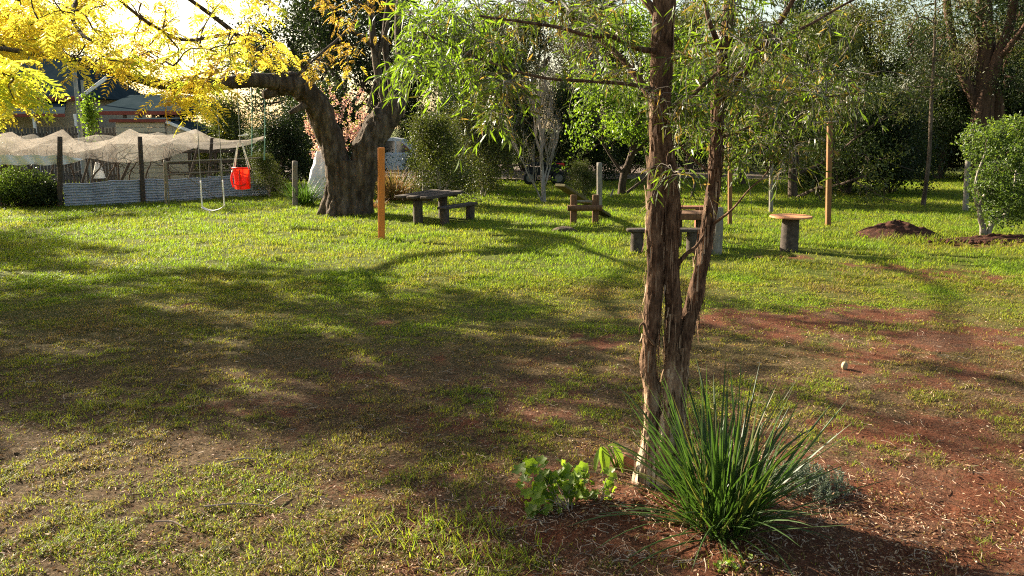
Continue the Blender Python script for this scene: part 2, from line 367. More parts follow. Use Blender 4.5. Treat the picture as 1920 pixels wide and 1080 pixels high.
n4_ = noise_node(nt, 33, (1, 1, 1), 8, .75); n1 = noise_node(nt, 9, (1, 1, 1), 10, .7); n2 = noise_node(nt, 40, (1, 1, 1), 8, .7); n3 = noise_node(nt, .6, (1, 1, 1), 4, .6)
gnear = ramp(nt, n4_, [(.32, (.022, .014, .007)), (.5, (.075, .048, .022)), (.66, (.20, .135, .075))]); gfar = ramp(nt, n4_, [(.3, (.04, .05, .008)), (.5, (.08, .10, .012)), (.7, (.13, .15, .025))])
geo = N('ShaderNodeNewGeometry'); sx = N('ShaderNodeSeparateXYZ'); L(geo.outputs['Position'], sx.inputs[0]); mr = N('ShaderNodeMapRange'); mr.inputs[1].default_value = 8; mr.inputs[2].default_value = 14; L(sx.outputs[1], mr.inputs[0])
gm = N('ShaderNodeMix'); gm.data_type = 'RGBA'; L(mr.outputs[0], gm.inputs[0]); L(gnear, gm.inputs[6]); L(gfar, gm.inputs[7]); gcol = gm.outputs[2]
sc1 = ramp(nt, n2, [(.3, (.038, .013, .006)), (.5, (.115, .039, .019)), (.68, (.21, .082, .043))]); sc2 = ramp(nt, n4_, [(.3, (.03, .02, .013)), (.5, (.10, .07, .045)), (.68, (.24, .18, .13))])
n5 = noise_node(nt, 1.3, (1, 1, 1), 6, .7); f5 = ramp(nt, n5, [(.45, (0, 0, 0)), (.65, (.5, .5, .5))]); sm = N('ShaderNodeMix'); sm.data_type = 'RGBA'; L(f5, sm.inputs[0]); L(sc1, sm.inputs[6]); L(sc2, sm.inputs[7]); scol = sm.outputs[2]
md = N('ShaderNodeMath'); md.operation = 'MULTIPLY_ADD'; L(n1, md.inputs[0]); md.inputs[1].default_value = .9; md.inputs[2].default_value = -.45
n4 = noise_node(nt, 26, (1, 1, 1), 6, .75); me_ = N('ShaderNodeMath'); me_.operation = 'MULTIPLY_ADD'; L(n4, me_.inputs[0]); me_.inputs[1].default_value = 2.2; me_.inputs[2].default_value = -1.1
ma = N('ShaderNodeMath'); ma.operation = 'ADD'; L(me_.outputs[0], ma.inputs[0]); L(at.outputs['Fac'], ma.inputs[1])
f = ramp(nt, ma.outputs[0], [(.10, (0, 0, 0)), (.55, (1, 1, 1))])
mx = N('ShaderNodeMix'); mx.data_type = 'RGBA'; L(f, mx.inputs[0]); L(gcol, mx.inputs[6]); L(scol, mx.inputs[7])
p = N('ShaderNodeBsdfPrincipled'); L(mx.outputs[2], p.inputs['Base Color']); p.inputs['Roughness'].default_value = 1; p.inputs['Specular IOR Level'].default_value = .1
bp = N('ShaderNodeBump'); bp.inputs['Strength'].default_value = 1; bp.inputs['Distance'].default_value = .03; L(n2, bp.inputs['Height']); L(bp.outputs[0], p.inputs['Normal'])
o = N('ShaderNodeOutputMaterial'); L(p.outputs[0], o.inputs[0])
tag(link('ground', mb.mesh('ground', m, smooth=True)), kind='structure')

# gravel drive behind the lawn
mb = MB()
a0, a1 = G(600, 338)[1], G(600, 309)[1]
grid_mesh(mb, lambda u, v: np.stack([-30 + 43 * u, a0 + (a1 - a0) * v + .7 * np.sin(u * 23) * (1 - v), .055 + .02 * noise(u * 80, v * 8)], -1), 120, 10)
tag(link('driveway', mb.mesh('driveway', M['road'], smooth=True)), kind='structure')

# grass blades
def grass(n, y0, y1, pw, hmin, hmax, seed, clump=1.0):
    g = np.random.default_rng(seed)
    u = g.random(n); y = (y0 ** pw + u * (y1 ** pw - y0 ** pw)) ** (1 / pw)
    x = g.uniform(-1, 1, n) * (y * .72 + .8)
    s = soil(x, y); c = fbm(x * 2.3, y * 2.3, s=50, o=3); dens = np.clip(1.15 - s * 1.75, .07, 1) * np.clip(.55 + (c - .42) * 3.2, .12, 1)
    c9 = fbm(x * 8, y * 8, s=91, o=2); dens = dens * np.where(y < 10, np.clip(.42 + (c9 - .45) * 6, .06, 1), 1); keep = g.random(n) < dens; x, y, s, c = x[keep], y[keep], s[keep], c[keep]; n = len(x)
    z = gz(x, y); far = np.clip((y - 11) / 8, 0, 1)
    h = g.uniform(hmin, hmax, n) ** 1.0 * (.4 + 1.3 * c) * (1 + .7 * far)
    az = g.uniform(0, 6.283, n); ln = g.uniform(.2, 1.1, n) - far * .15
    d = np.stack([np.cos(az) * np.sin(ln), np.sin(az) * np.sin(ln), np.cos(ln)], -1)
    w = .0023 * (1 + y / 5) * g.uniform(.7, 1.4, n)
    sd = np.stack([-np.sin(az), np.cos(az), 0 * az], -1); b = np.stack([x, y, z - .004], -1)
    droop = np.stack([np.cos(az), np.sin(az), -.6 + 0 * az], -1) * (h * .25)[:, None]
    md_ = b + d * h[:, None] * .55; tp = b + d * h[:, None] + droop
    W = w[:, None] * sd * .5
    v = np.stack([b - W, b + W, md_ + W * .9, md_ - W * .9, tp], 1)
    dry = fbm(x * .8, y * .8, s=70, o=3)
    t = .34 + .50 * np.clip((y - 9) / 5, 0, 1) + (c - .5) * .5 + (dry - .5) * (1.6 - .9 * far) - s * .5 + g.normal(0, .22 - .08 * far, n) + .04 * np.clip((6.6 - y) / 2, 0, 1)
    k = np.arange(n)[:, None] * 5
    q = MB(); q.add(v.reshape(-1, 3), [k + [[0, 1, 2, 3]], k + [[3, 2, 4]]], np.repeat(np.clip(t, 0, 1), 5)); return q
q = grass(640000, 4.0, 14, .75, .014, .050, 1); q2 = grass(480000, 12.5, 44, .35, .03, .075, 2)
q.f += [f + q.n for f in q2.f]; q.v += q2.v; q.t += q2.t
tag(link('grass', q.mesh('grass', M['grass'])), 'short patchy lawn grass, green far off and drier close by', 'grass', kind='stuff')
# tall tufts
mb = MB()
for px, py, n, h in [(820, 990, 150, .11), (770, 1015, 120, .10), (880, 1000, 110, .1), (930, 1050, 130, .11), (850, 1045, 110, .09), (700, 985, 60, .07), (480, 1040, 60, .07), (330, 930, 50, .06), (610, 1060, 70, .08), (130, 790, 60, .08), (1660, 615, 60, .12), (1590, 800, 40, .08), (1710, 830, 40, .07), (560, 1000, 50, .07), (1640, 440, 260, .22), (1700, 452, 260, .22), (1760, 455, 120, .2), (220, 598, 20, .14), (650, 405, 120, .15), (700, 408, 120, .15), (600, 402, 80, .15), (1480, 470, 90, .12), (1190, 475, 90, .12), (1345, 478, 90, .13), (1555, 425, 60, .12), (715, 446, 50, .1), (1080, 424, 80, .1), (1900, 585, 50, .08), (1370, 1065, 60, .06), (950, 950, 40, .08)]:
    c = G(px, py)
    for k in range(n):
        a = random.random() * 6.28; rr = random.random() ** .7 * h * 2.2
        x, y = c[0] + math.cos(a) * rr * 1.5, c[1] + math.sin(a) * rr
        strap(mb, (x, y, float(gz(V(x), V(y))[0]) - .005), random.random() * 6.28, random.uniform(.05, .6), h * random.uniform(.5, 1.3), .006 + h * .03, random.uniform(.2, 1), 4, random.uniform(.5, 1))
for _ in range(260):
    yy = 4.2 + random.random() ** 1.3 * 6; xx = random.uniform(-.66, .66) * yy; h = random.uniform(.03, .075)
    if float(soil(V(xx), V(yy))[0]) > .55 and random.random() < .75: continue
    for k in range(random.randrange(12, 34)):
        x, y = xx + random.gauss(0, .035), yy + random.gauss(0, .03)
        strap(mb, (x, y, float(gz(V(x), V(y))[0]) - .005), random.random() * 6.28, random.uniform(.1, .9), h * random.uniform(.5, 1.3), random.uniform(.003, .006), random.uniform(.2, 1.2), 4, random.uniform(.45, 1))
tag(link('grass_tufts', mb.mesh('grass_tufts', M['grass'])), 'longer fresh green grass tufts scattered over the lawn and round posts', 'grass', kind='stuff')

# leaf litter and twigs
mb = MB(); g = np.random.default_rng(8)
n = 95000; y = 4 + g.random(n) ** 1.5 * 9; x = g.uniform(-1, 1, n) * (y * .7 + .6)
dn = .13 + .34 * np.exp(-((y - 4.9) / .9) ** 2) + .85 * np.exp(-(((x - 1.0) / 1.5) ** 2 + ((y - 4.9) / .8) ** 2)) + .13 * np.exp(-(((x - 3.2) / 1.8) ** 2 + ((y - 5.2) / 1.3) ** 2)) + .12 * np.exp(-(((x + 1.6) / 2.4) ** 2 + ((y - 4.6) / 1.0) ** 2)) + .10 * np.exp(-(((y - 6.3) / 1.2) ** 2))
dn = dn * np.clip(.4 + (fbm(x * 3, y * 3, s=61, o=3) - .42) * 6, .25, 2); kp = g.random(n) < dn; x, y = x[kp], y[kp]; n = len(x)
d = nrm(np.stack([g.normal(size=n), g.normal(size=n), g.normal(size=n) * .28], -1))
leaves(mb, np.stack([x, y, gz(x, y) + g.uniform(.004, .028, n)], -1), d, g.uniform(.010, .045, n) * np.where(g.random(n) < .15, 1.9, .75), g.uniform(.003, .012, n), g.beta(1.6, 1.9, n), .5, True)
tag(link('leaf_litter', mb.mesh('leaf_litter', M['litter'])), 'fallen dry narrow leaves scattered under the foreground tree', 'leaf litter', kind='stuff')
mb = MB()
for k in range(1100):
    yy = 4.1 + random.random() ** 1.4 * 6; xx = random.uniform(-1, 1) * (yy * .68)
    if random.random() < .4: xx = random.gauss(.9, 1.0); yy = random.gauss(4.9, .5)
    a = random.random() * 6.28; Lg = random.uniform(.03, .15); b = V(xx, yy, 0); dv = V(math.cos(a), math.sin(a), 0); sd = V(-dv[1], dv[0], 0)
    pts = [b, b + dv * Lg * .35 + sd * random.uniform(-.02, .02), b + dv * Lg * .7 + sd * random.uniform(-.04, .04), b + dv * Lg + sd * random.uniform(-.06, .06)]
    for q_ in pts: q_[2] = float(gz(V(q_[0]), V(q_[1]))[0]) + random.uniform(.008, .03)
    r = random.uniform(.0012, .003); tube(mb, pts, [r, r, r * .8, r * .5], 4, 7)
for px, py, px2, py2 in [(380, 950, 500, 948), (290, 978, 345, 988), (420, 868, 480, 860), (505, 945, 540, 925)]:
    a, b = G(px, py, .025), G(px2, py2, .03); tube(mb, [a, (a + b) / 2 + V(.01, .02, .01), b], [.007, .006, .004], 5, 6)
tag(link('fallen_twigs', mb.mesh('fallen_twigs', M['twig'])), 'thin dry curled twigs lying on the near lawn', 'twigs', kind='stuff')

# ------------------------------------------------------------------ foreground paperbark tree
def pth(*a): return [P(*q) for q in a]
TB = G(1235, 925)
tree = Thing('paperbark_tree', 'nearest tree, several peeling brown paperbark stems rising beside the strap-leaved clump', 'tree', TB)
TY = TB[1]
def barkdisp(amp, s):
    def f(Pn, a, r):
        x, y, z = Pn[..., 0], Pn[..., 1], Pn[..., 2]
        n1 = fbm(x * 16 + s, y * 16, z * 3.6, 5, 4); n2 = fbm(x * 45, y * 45 + s, z * 14, 6, 3); n3 = noise(x * 5, y * 5, z * 4 + s, 8)
        return amp * ((np.abs(n1 - .5) * 4 - .8) + (n2 - .5) * 1.0 + (n3 - .5) * 1.6)
    return f
STEMS = [
    ([(1206, 945, TY), (1212, 880, TY - .02), (1222, 800, TY - .02), (1222, 730, TY), (1216, 680, TY), (1223, 600, TY), (1229, 500, TY), (1230, 400, TY), (1236, 300, TY + .02), (1238, 200, TY), (1242, 90, TY), (1246, -40, TY), (1240, -260, TY + .1)],
     [.115, .082, .060, .060, .056, .058, .060, .066, .066, .072, .076, .07, .05]),
    ([(1255, 945, TY + .02), (1243, 890, TY - .05), (1254, 810, TY - .08), (1262, 730, TY - .05), (1262, 660, TY), (1263, 580, TY), (1256, 480, TY), (1260, 400, TY), (1256, 320, TY), (1250, 250, TY + .02)],
     [.13, .10, .072, .066, .062, .054, .055, .052, .048, .03]),
    ([(1262, 800, TY), (1272, 720, TY + .02), (1280, 650, TY + .02), (1300, 570, TY + .04), (1316, 490, TY + .05), (1327, 420, TY + .06), (1340, 330, TY + .08), (1345, 240, TY + .1), (1352, 150, TY + .12), (1366, 40, TY + .15), (1378, -80, TY + .2), (1400, -300, TY + .3)],
     [.07, .062, .058, .055, .05, .05, .046, .044, .042, .042, .036, .02]),
    ([(1265, 930, TY + .08), (1268, 850, TY + .05), (1272, 780, TY + .03), (1276, 700, TY + .03), (1274, 640, TY + .03)], [.085, .065, .055, .055, .04])]
mb = MB(); flaps = MB(); nodes = []
for si, (pp, rr) in enumerate(STEMS):
    c, r = tube(mb, pth(*pp), rr, 72, 340, barkdisp(.0085, si * 7.3), 0)
    z = c[:, 2]
    nodes += [c[k_] for k_ in range(0, len(c), 12) if c[k_, 2] > 2.0]
    for k_ in range(330 if si < 3 else 60):
        i_ = random.randrange(4, len(c) - 6); a = random.random() * 6.283
        out = V(math.cos(a), math.sin(a), random.uniform(-.1, .1)); sd = V(-math.sin(a), math.cos(a), 0)
        w = random.uniform(.002, .009); Lf = random.uniform(.04, .2); s_ = random.choice([-1, 1]); base = c[i_] + out * (r[i_] + .003)
        pts = []; lift = random.uniform(.1, 1.1) ** 2 * .02
        for t in np.linspace(0, 1, 5):
            q_ = base + V(0, 0, s_ * Lf * t) + out * lift * t * t; ww = w * (1 - .6 * t)
            pts += [q_ - sd * ww + out * .002, q_ + sd * ww]
        b = np.arange(4)[:, None] * 2; flaps.add(pts, b + [[0, 1, 3, 2]], random.uniform(-.08, .2))
    # paper peels paler towards the foot of the stems
    tt = mb.t[-1].reshape(len(c), 72); hgt = z[:, None]
    tt += np.clip((1.15 - hgt) / 1.0, 0, 1) * .33 * (.3 + noise(hgt * 6 + si, np.arange(72)[None] * .16, s=4)) * 1.2 - .015; mb.t[-1] = tt.ravel()
trunk = tree.part('trunk', mb, M['paperbark'], smooth=True)
tree.part('peeling_bark', flaps, M['paperbark'], trunk)
LIMBS = [
    ([(1238, 215, TY), (1205, 160, TY + .05), (1165, 110, TY + .2), (1120, 70, TY + .3), (1060, 20, TY + .4), (980, -20, TY + .5), (860, -40, TY + .6)], .026),
    ([(1240, 95, TY), (1200, 92, TY - .1), (1150, 70, TY - .3), (1100, 66, TY - .5), (1040, 50, TY - .6), (900, 30, TY - .7)], .02),
    ([(1234, 170, TY), (1180, 158, TY - .2), (1100, 152, TY - .3), (1010, 144, TY - .4), (900, 110, TY - .5), (790, 60, TY - .6)], .014),
    ([(1258, 205, TY), (1290, 185, TY), (1330, 150, TY + .1), (1380, 110, TY + .2), (1450, 80, TY + .3)], .018),
    ([(1350, 180, TY + .1), (1400, 130, TY), (1440, 75, TY), (1470, 30, TY - .1), (1520, -60, TY - .2)], .03),
    ([(1356, 160, TY + .1), (1430, 90, TY + .3), (1520, 45, TY + .4), (1600, 0, TY + .5), (1720, -50, TY + .6)], .016),
    ([(1330, 425, TY + .05), (1370, 395, TY - .1), (1405, 355, TY - .2), (1440, 320, TY - .2), (1465, 250, TY - .1)], .010),
    ([(1268, 500, TY), (1285, 478, TY - .02), (1305, 462, TY - .02), (1320, 440, TY - .02)], .018),
    ([(1345, 260, TY + .1), (1400, 240, TY + .2), (1480, 190, TY + .3), (1560, 180, TY + .4), (1620, 175, TY + .4)], .011),
    ([(1340, 330, TY + .1), (1290, 290, TY + .1), (1270, 270, TY), (1250, 300, TY - .12), (1268, 360, TY - .12), (1262, 470, TY - .12)], .006),
    ([(1228, 648, TY - .06), (1214, 628, TY - .1), (1207, 607, TY - .12), (1200, 612, TY - .12), (1199, 625, TY - .12)], .012),
    ([(1350, 90, TY + .1), (1330, 40, TY), (1320, -10, TY), (1310, -60, TY)], .02),
    ([(1240, 40, TY), (1210, 0, TY), (1160, -50, TY + .1), (1100, -120, TY)], .03)]
for pp, r0 in LIMBS:
    mb = MB(); k = len(pp); c, r = tube(mb, pth(*pp), np.linspace(r0, r0 * .35, k), 12, 50, barkdisp(.0012, 3), 0)
    tree.part('limb', mb, M['paperbark'], smooth=True); nodes += [c[q_] for q_ in range(4, 50, 4)]
# sprays of hanging narrow leaves
def region(n, x0, x1, y0, y1, d0, d1, g=rng):
    return [P(g.uniform(x0, x1), g.uniform(y0, y1), g.uniform(d0, d1)) for _ in range(n)]
TG = []
TG += region(32, 720, 960, -40, 70, TY - .9, TY + .5) + region(36, 940, 1220, -40, 60, TY - .8, TY + .9) + region(18, 780, 930, 60, 150, TY - .9, TY)
TG += region(10, 740, 800, 70, 170, TY - .9, TY - .4) + region(14, 920, 970, 150, 250, TY - .8, TY - .3) + region(16, 960, 1200, 60, 170, TY - .6, TY + .7)
TG += region(60, 1250, 1500, -40, 130, TY - .7, TY + 1.0) + region(44, 1270, 1560, 120, 260, TY - .6, TY + .9) + region(26, 1400, 1640, 20, 230, TY - .2, TY + 1.1)
TG += region(14, 1260, 1420, 240, 330, TY - .4, TY + .4) + region(10, 1380, 1520, 260, 330, TY - .3, TY + .4) + region(8, 1180, 1300, 150, 280, TY - .5, TY + .3)
TG += region(70, 800, 1750, -420, -60, TY - 1, TY + 1.2)
tw = colonise(nodes, TG, .12)
mb = MB(); lf = MB()
for c, Lg in tw:
    r0 = .0025 + min(.006, Lg * .006); tube(mb, c, np.linspace(r0, .0018, 8), 5)
    for rep in range(4):
        t = random.uniform(.35, 1); s0 = c[int(t * 7)]; az = random.random() * 6.28; Ls = random.uniform(.10, .30)
        dv = nrm(V(math.cos(az), math.sin(az), random.uniform(-.5, .5)) + (c[-1] - c[-3]) * 2)
        pts = spline([s0, s0 + dv * Ls * .5, s0 + dv * Ls * .8 + V(0, 0, -Ls * .3), s0 + dv * Ls * .9 + V(0, 0, -Ls * .65)], 6)
        tube(mb, pts, np.linspace(.0016, .0007, 6), 3)
        nl = random.randrange(5, 11); tl = rng.uniform(.1, 1, nl); ps = pts[(tl * 5).astype(int)] + rng.normal(0, .008, (nl, 3))
        dd = nrm(nrm(pts[-1] - pts[0])[None] * .7 + rand_dirs(nl) * .8 + V(0, 0, -.2))
        fresh = random.gauss(.52, .22) + .38 * (s0[0] < -.1)
        leaves(lf, ps, dd, rng.uniform(.05, .115, nl), rng.uniform(.007, .013, nl), np.clip(rng.normal(fresh, .26, nl), 0, 1), .2, True)
tree.part('twigs', mb, M['palebark']); tree.part('crown', lf, M['gumleaf'])

# ------------------------------------------------------------------ foreground plants
B = G(1352, 1000); B[2] = .04
t = Thing('strap_leaf_clump', 'big clump of dark green sword-like strap leaves at the foot of the nearest tree', 'plant', B)
mb = MB(); dead = MB()
for k in range(300):
    a = random.random() * 6.283; rr = random.random() * .2; b = B + V(math.cos(a) * rr, math.sin(a) * rr, 0)
    az = a + random.gauss(0, .5); ln = abs(random.gauss(.42, .38)); L_ = random.uniform(.5, 1.15) * (1 - .12 * ln)
    strap(mb, b, az, min(ln, 1.2), L_, random.uniform(.016, .031), random.choice([random.uniform(0, .3), random.uniform(.3, 1.1)]), 8, np.clip(random.gauss(.5, .22), .12, 1))
for az, ln, L_ in [(3.1, 1.0, 1.05), (2.6, .75, 1.0), (-1.6, 1.25, .6), (-1.75, 1.3, .55), (.25, .95, 1.1), (.45, 1.0, .95), (-.3, 1.2, .8), (.1, 1.35, .7)]:
    strap(mb, B, az, ln, L_, .022, random.uniform(.05, .4), 9, .75)
for k in range(60): strap(dead, B + V(random.uniform(-.12, .12), random.uniform(-.1, .1), 0), random.random() * 6.28, random.uniform(.7, 1.4), random.uniform(.2, .6), .016, random.uniform(.2, .7), 6, random.uniform(0, .08))
t.part('leaves', mb, M['strap']); t.part('dead_leaves', dead, M['strap'], label='dry straw coloured dead leaves')
# silver groundcover
B = G(1500, 925); mb = MB(); st = MB()
for k in range(170):
    a = random.random() * 6.28; rr = random.random() ** .6 * .28; b = V(B[0] + math.cos(a) * rr * 1.25, B[1] + math.sin(a) * rr, .03); h = random.uniform(.04, .13) + .09 * (1 - rr / .28)
    tp = b + V(random.gauss(0, .03), random.gauss(0, .03), h); tube(st, [b, tp], [.002, .001], 3)
    n = 26; tt = rng.uniform(.2, 1, n)[:, None]; leaves(mb, b + (tp - b) * tt, nrm(rand_dirs(n) + V(0, 0, .6)), rng.uniform(.015, .035, n), .007, rng.random(n))
t = Thing('silver_shrub', 'low silvery grey lacy-leaved plant on the right of the strap-leaved clump', 'plant', B); t.part('leaves', mb, M['silver']); t.part('stems', st, M['silver'])
# small scalloped-leaf plants
def leafy(name, label, px, py, spots, r, mat, nleaf=5):
    B = G(px, py); B[2] = .04; t = Thing(name, label, 'plant', B); mb = MB(); st = MB()
    for (qx, qy, dep) in spots:
        tp = P(qx, qy, B[1] + dep); pts = [B + V(random.gauss(0, .03), random.gauss(0, .03), 0), (B + tp) / 2 + V(0, 0, .04), tp]; tube(st, pts, [.004, .003, .002], 5, 7)
        for k in range(nleaf):
            c = tp + rng.normal(0, .032, 3); n_ = nrm(V(-.3, -.5, .8) + rng.normal(0, .5, 3)); s = nrm(np.cross(n_, rand_dirs(1)[0])); u = np.cross(n_, s)
            m_ = 16; a = np.linspace(0, 6.283, m_, endpoint=False); rr = r * random.uniform(.6, 1.15) * (1 + .16 * np.cos(a * 5) + .05 * np.cos(a * 11)) * (1 - .55 * np.exp(-((a - 3.14) / .35) ** 2))
            rim = c + s * (np.cos(a) * rr)[:, None] + u * (np.sin(a) * rr)[:, None] + n_ * (rr[:, None] * .25); v = np.vstack([c, rim]); q_ = np.arange(m_)
            mb.add(v, np.stack([0 * q_, q_ + 1, (q_ + 1) % m_ + 1], -1), random.uniform(.2, 1))
    t.part('leaves', mb, mat); t.part('stems', st, M['twig']); return t
leafy('geranium', 'fresh green bushy plant with scalloped leaves left of the tree foot', 1060, 965, [(990, 870, .05), (1010, 915, 0), (1000, 940, -.05), (1040, 900, .05), (1060, 885, .1), (1030, 930, 0), (990, 985, -.1), (1000, 965, -.1), (1055, 925, 0), (1075, 915, .05), (1075, 900, 0), (1015, 900, 0), (1045, 945, 0), (1025, 885, .1), (985, 965, 0), (1060, 940, .05), (975, 900, .1), (1085, 925, .1), (1090, 890, .15), (1020, 955, -.05)], .037, M['green'], 9)
leafy('seedling_geranium', 'small green scalloped-leaf seedling between the bushy plant and tree foot', 1125, 955, [(1140, 895, 0), (1120, 925, 0), (1140, 920, 0), (1110, 935, 0), (1130, 940, 0), (1145, 935, 0)], .028, M['green'], 5)
leafy('parsley_seedling', 'tiny bright green seedling at the bottom edge below the strap leaves', 1370, 1075, [(1350, 1068, 0), (1365, 1066, 0), (1380, 1066, 0), (1390, 1072, 0), (1355, 1074, 0)], .016, M['green'], 8)
# arum
B = G(1158, 900); B[2] = .04; t = Thing('arum_plant', 'plant with big drooping yellow-green leaves against the left of the tree foot', 'plant', B); mb = MB(); st = MB()
def bigleaf(c, d, up, Lg, W, tint):
    d = nrm(d); s = nrm(np.cross(d, up)); n_ = np.cross(s, d); tl = np.linspace(0, 1, 9)
    w = W * np.sin(np.pi * np.clip(tl * .93 + .07, 0, 1)) ** .8 * (1 - tl * .35); cc = c + d * (tl * Lg)[:, None] + V(0, 0, -1) * (tl ** 2 * Lg * .45)[:, None]
    v = np.stack([cc + s * w[:, None] + n_ * w[:, None] * .35, cc, cc - s * w[:, None] + n_ * w[:, None] * .35], 1).reshape(-1, 3); q_ = np.arange(8)[:, None] * 3
    mb.add(v, np.concatenate([q_ + [[0, 1, 4, 3]], q_ + [[1, 2, 5, 4]]]), tint)
for (qx, qy), d, Lg, W, ti in [((1128, 838), V(.2, -.5, -.9), .16, .05, .7), ((1150, 838), V(.4, -.3, -.7), .17, .055, .35), ((1140, 836), V(1, -.1, .25), .13, .03, 1.0), ((1125, 842), V(-.3, -.2, -1), .15, .03, .5)]:
    c = P(qx, qy, B[1]); tube(st, [B, (B + c) / 2 + V(.01, 0, .02), c], [.006, .005, .004], 6, 7); bigleaf(c, d, V(0, 0, 1), Lg, W, ti)
t.part('leaves', mb, M['green']); t.part('stems', st, M['green'])
# pots / stone at tree foot
def rock(c, r, sz, seed=1, n=18):
    q = MB()
    def fn(u, v):
        th = u * 6.2832; ph = (v - .5) * 3.1416; d = np.stack([np.cos(th) * np.cos(ph), np.sin(th) * np.cos(ph), np.sin(ph)], -1)
        s = 1 + .5 * (fbm(d[..., 0] * 1.5 + 5 + seed, d[..., 1] * 1.5 + 5, d[..., 2] * 1.5 + 5, seed, 3) - .5); return np.asarray(c) + d * s[..., None] * np.asarray(sz) * r
    return grid_mesh(q, fn, n * 2, n)
B = G(1172, 898); single('earthenware_lump', rock(B + V(0, .02, .09), .09, (1, .8, 1.1), 4), M['terracotta'], B, 'rounded reddish brown rock against the left side of the nearest trunk', 'rock', smooth=True)
B = G(1583, 692); single('small_stone', rock(B + V(0, 0, .035), .045, (.7, .7, 1), 2), M['stone'], B, 'small pale yellow stone lying alone on the lawn at right', 'stone', smooth=True)
# dry weeds
mb = MB(); B = G(1190, 715)
for k in range(9): strap(mb, B + V(random.uniform(-.12, .1), 0, 0), random.uniform(2.5, 3.6), random.uniform(.1, .6), random.uniform(.15, .4), .004, .2, 5, .1)
single('dry_weed', mb, M['tan'], B, 'thin dry weed stalks leaning by the left stem of the nearest tree', 'weed')

# ------------------------------------------------------------------ jacaranda
JB = G(650, 402); JY = JB[1]
jt = Thing('jacaranda_tree', 'massive leaning grey-trunked tree with yellow feathery leaves and swings on its limb', 'tree', JB)
def jd(amp, s):
    def f(Pn, a, r):
        x, y, z = Pn[..., 0], Pn[..., 1], Pn[..., 2]
        fl = np.clip(1 - z / .9, 0, 1) ** 2
        return amp * 2.4 * (fbm(x * 3.2 + s, y * 3.2, z * .8, 5, 4) - .5) + amp * 1.2 * (fbm(x * 9, y * 9 + s, z * 2.5, 6, 3) - .5) + fl * .17 * np.maximum(0, np.sin(a * 5 + s) + .2 * np.sin(a * 9)) * (r > .3)
    return f
mb = MB()
for pp, rr, s in [
    ([(650, 418, JY), (652, 380, JY), (655, 340, JY), (655, 300, JY)], [.60, .46, .42, .34], 1),
    ([(636, 420, JY), (634, 370, JY), (634, 320, JY), (622, 270, JY), (602, 215, JY - .2), (575, 175, JY - .5), (545, 158, JY - .9), (515, 160, JY - 1.2)], [.46, .36, .35, .36, .36, .34, .28, .21], 2),
    ([(665, 420, JY), (675, 370, JY), (682, 320, JY), (692, 275, JY), (715, 230, JY + .1), (738, 200, JY + .2), (748, 180, JY + .3)], [.46, .36, .36, .41, .40, .34, .22], 3)]:
    tube(mb, pth(*pp), rr, 72, 170, jd(.12, s * 3.1))
jt.part('trunk', mb, M['bark'], smooth=True)
JL = [
    ([(560, 162, JY - .7), (522, 168, JY - 1.1), (496, 178, JY - 1.5)], .20, .12),
    ([(530, 155, JY - 1), (480, 150, JY - 2), (430, 155, JY - 2.6), (360, 165, JY - 3.0), (300, 158, JY - 3.4), (230, 140, JY - 3.8), (130, 110, JY - 4.4), (20, 90, JY - 5)], .21, .05),
    ([(545, 150, JY - .8), (500, 112, JY - 1.6), (440, 62, JY - 2.5), (385, 20, JY - 3.3), (310, -30, JY - 4.4), (200, -80, JY - 6)], .085, .025),
    ([(440, 62, JY - 2.5), (350, 75, JY - 6), (290, 50, JY - 8), (230, 5, JY - 9), (200, -30, JY - 10)], .04, .02),
    ([(730, 215, JY + .1), (712, 150, JY), (702, 90, JY), (696, 20, JY), (690, -80, JY)], .13, .08),
    ([(742, 205, JY + .2), (730, 140, JY + .2), (722, 60, JY + .2), (740, -60, JY + .3)], .10, .08),
    ([(744, 190, JY + .3), (752, 120, JY + .6), (748, 40, JY + .8), (760, -80, JY + 1)], .17, .12),
    ([(690, 200, JY), (705, 150, JY), (712, 100, JY - .1), (730, 30, JY)], .05, .04),
    ([(702, 90, JY), (660, 60, JY - 1), (620, 85, JY - 2), (580, 120, JY - 3), (560, 140, JY - 3.4)], .05, .015),
    ([(200, -60, JY - 8), (140, 10, JY - 10), (150, 60, JY - 11), (200, 90, JY - 11.5)], .05, .015),
    ([(696, 20, JY), (560, -60, JY - 2), (420, -100, JY - 4), (250, -150, JY - 6), (60, -160, JY - 8)], .06, .02),
    ([(600, 185, JY - .2), (570, 198, JY - .7), (543, 212, JY - 1.0)], .17, .05),
    ([(130, 110, JY - 4.4), (60, 100, JY - 9), (-10, 90, JY - 13), (-60, 100, JY - 14.5)], .05, .02),
    ([(60, 40, JY - 9), (10, 90, JY - 8), (-30, 60, JY - 8)], .04, .02)]
jn = []
for pp, r0, r1 in JL:
    mb = MB(); c, r = tube(mb, pth(*pp), np.linspace(r0, r1, len(pp)), 16, 48, jd(.02, 4) if r0 > .1 else None); jt.part('limb', mb, M['bark'], smooth=True); jn += [c[k] for k in range(8, 48, 4)]
TG = region(46, 200, 540, -70, 80, 14, 20) + region(46, -60, 220, -70, 90, 12, 18) + region(26, 130, 470, 80, 130, 13, 18) + region(16, 300, 420, 130, 175, 14, 17) + region(12, -50, 40, 125, 190, 8.3, 9.4)
TG += region(18, 400, 530, 60, 120, 17, 21) + region(26, -40, 110, 30, 105, 13, 16) + region(7, 200, 260, 110, 135, 14, 17) + region(14, -60, 300, -330, -60, 13, 18) + region(9, 335, 395, 180, 195, 14.5, 15.5)
TG += [V(rng.uniform(-13.5, -8.3), rng.uniform(12.4, 18), rng.uniform(3.9, 5.4)) for _ in range(130)] + [V(rng.uniform(-17, -11), rng.uniform(17.5, 22), rng.uniform(4.2, 6.2)) for _ in range(80)]
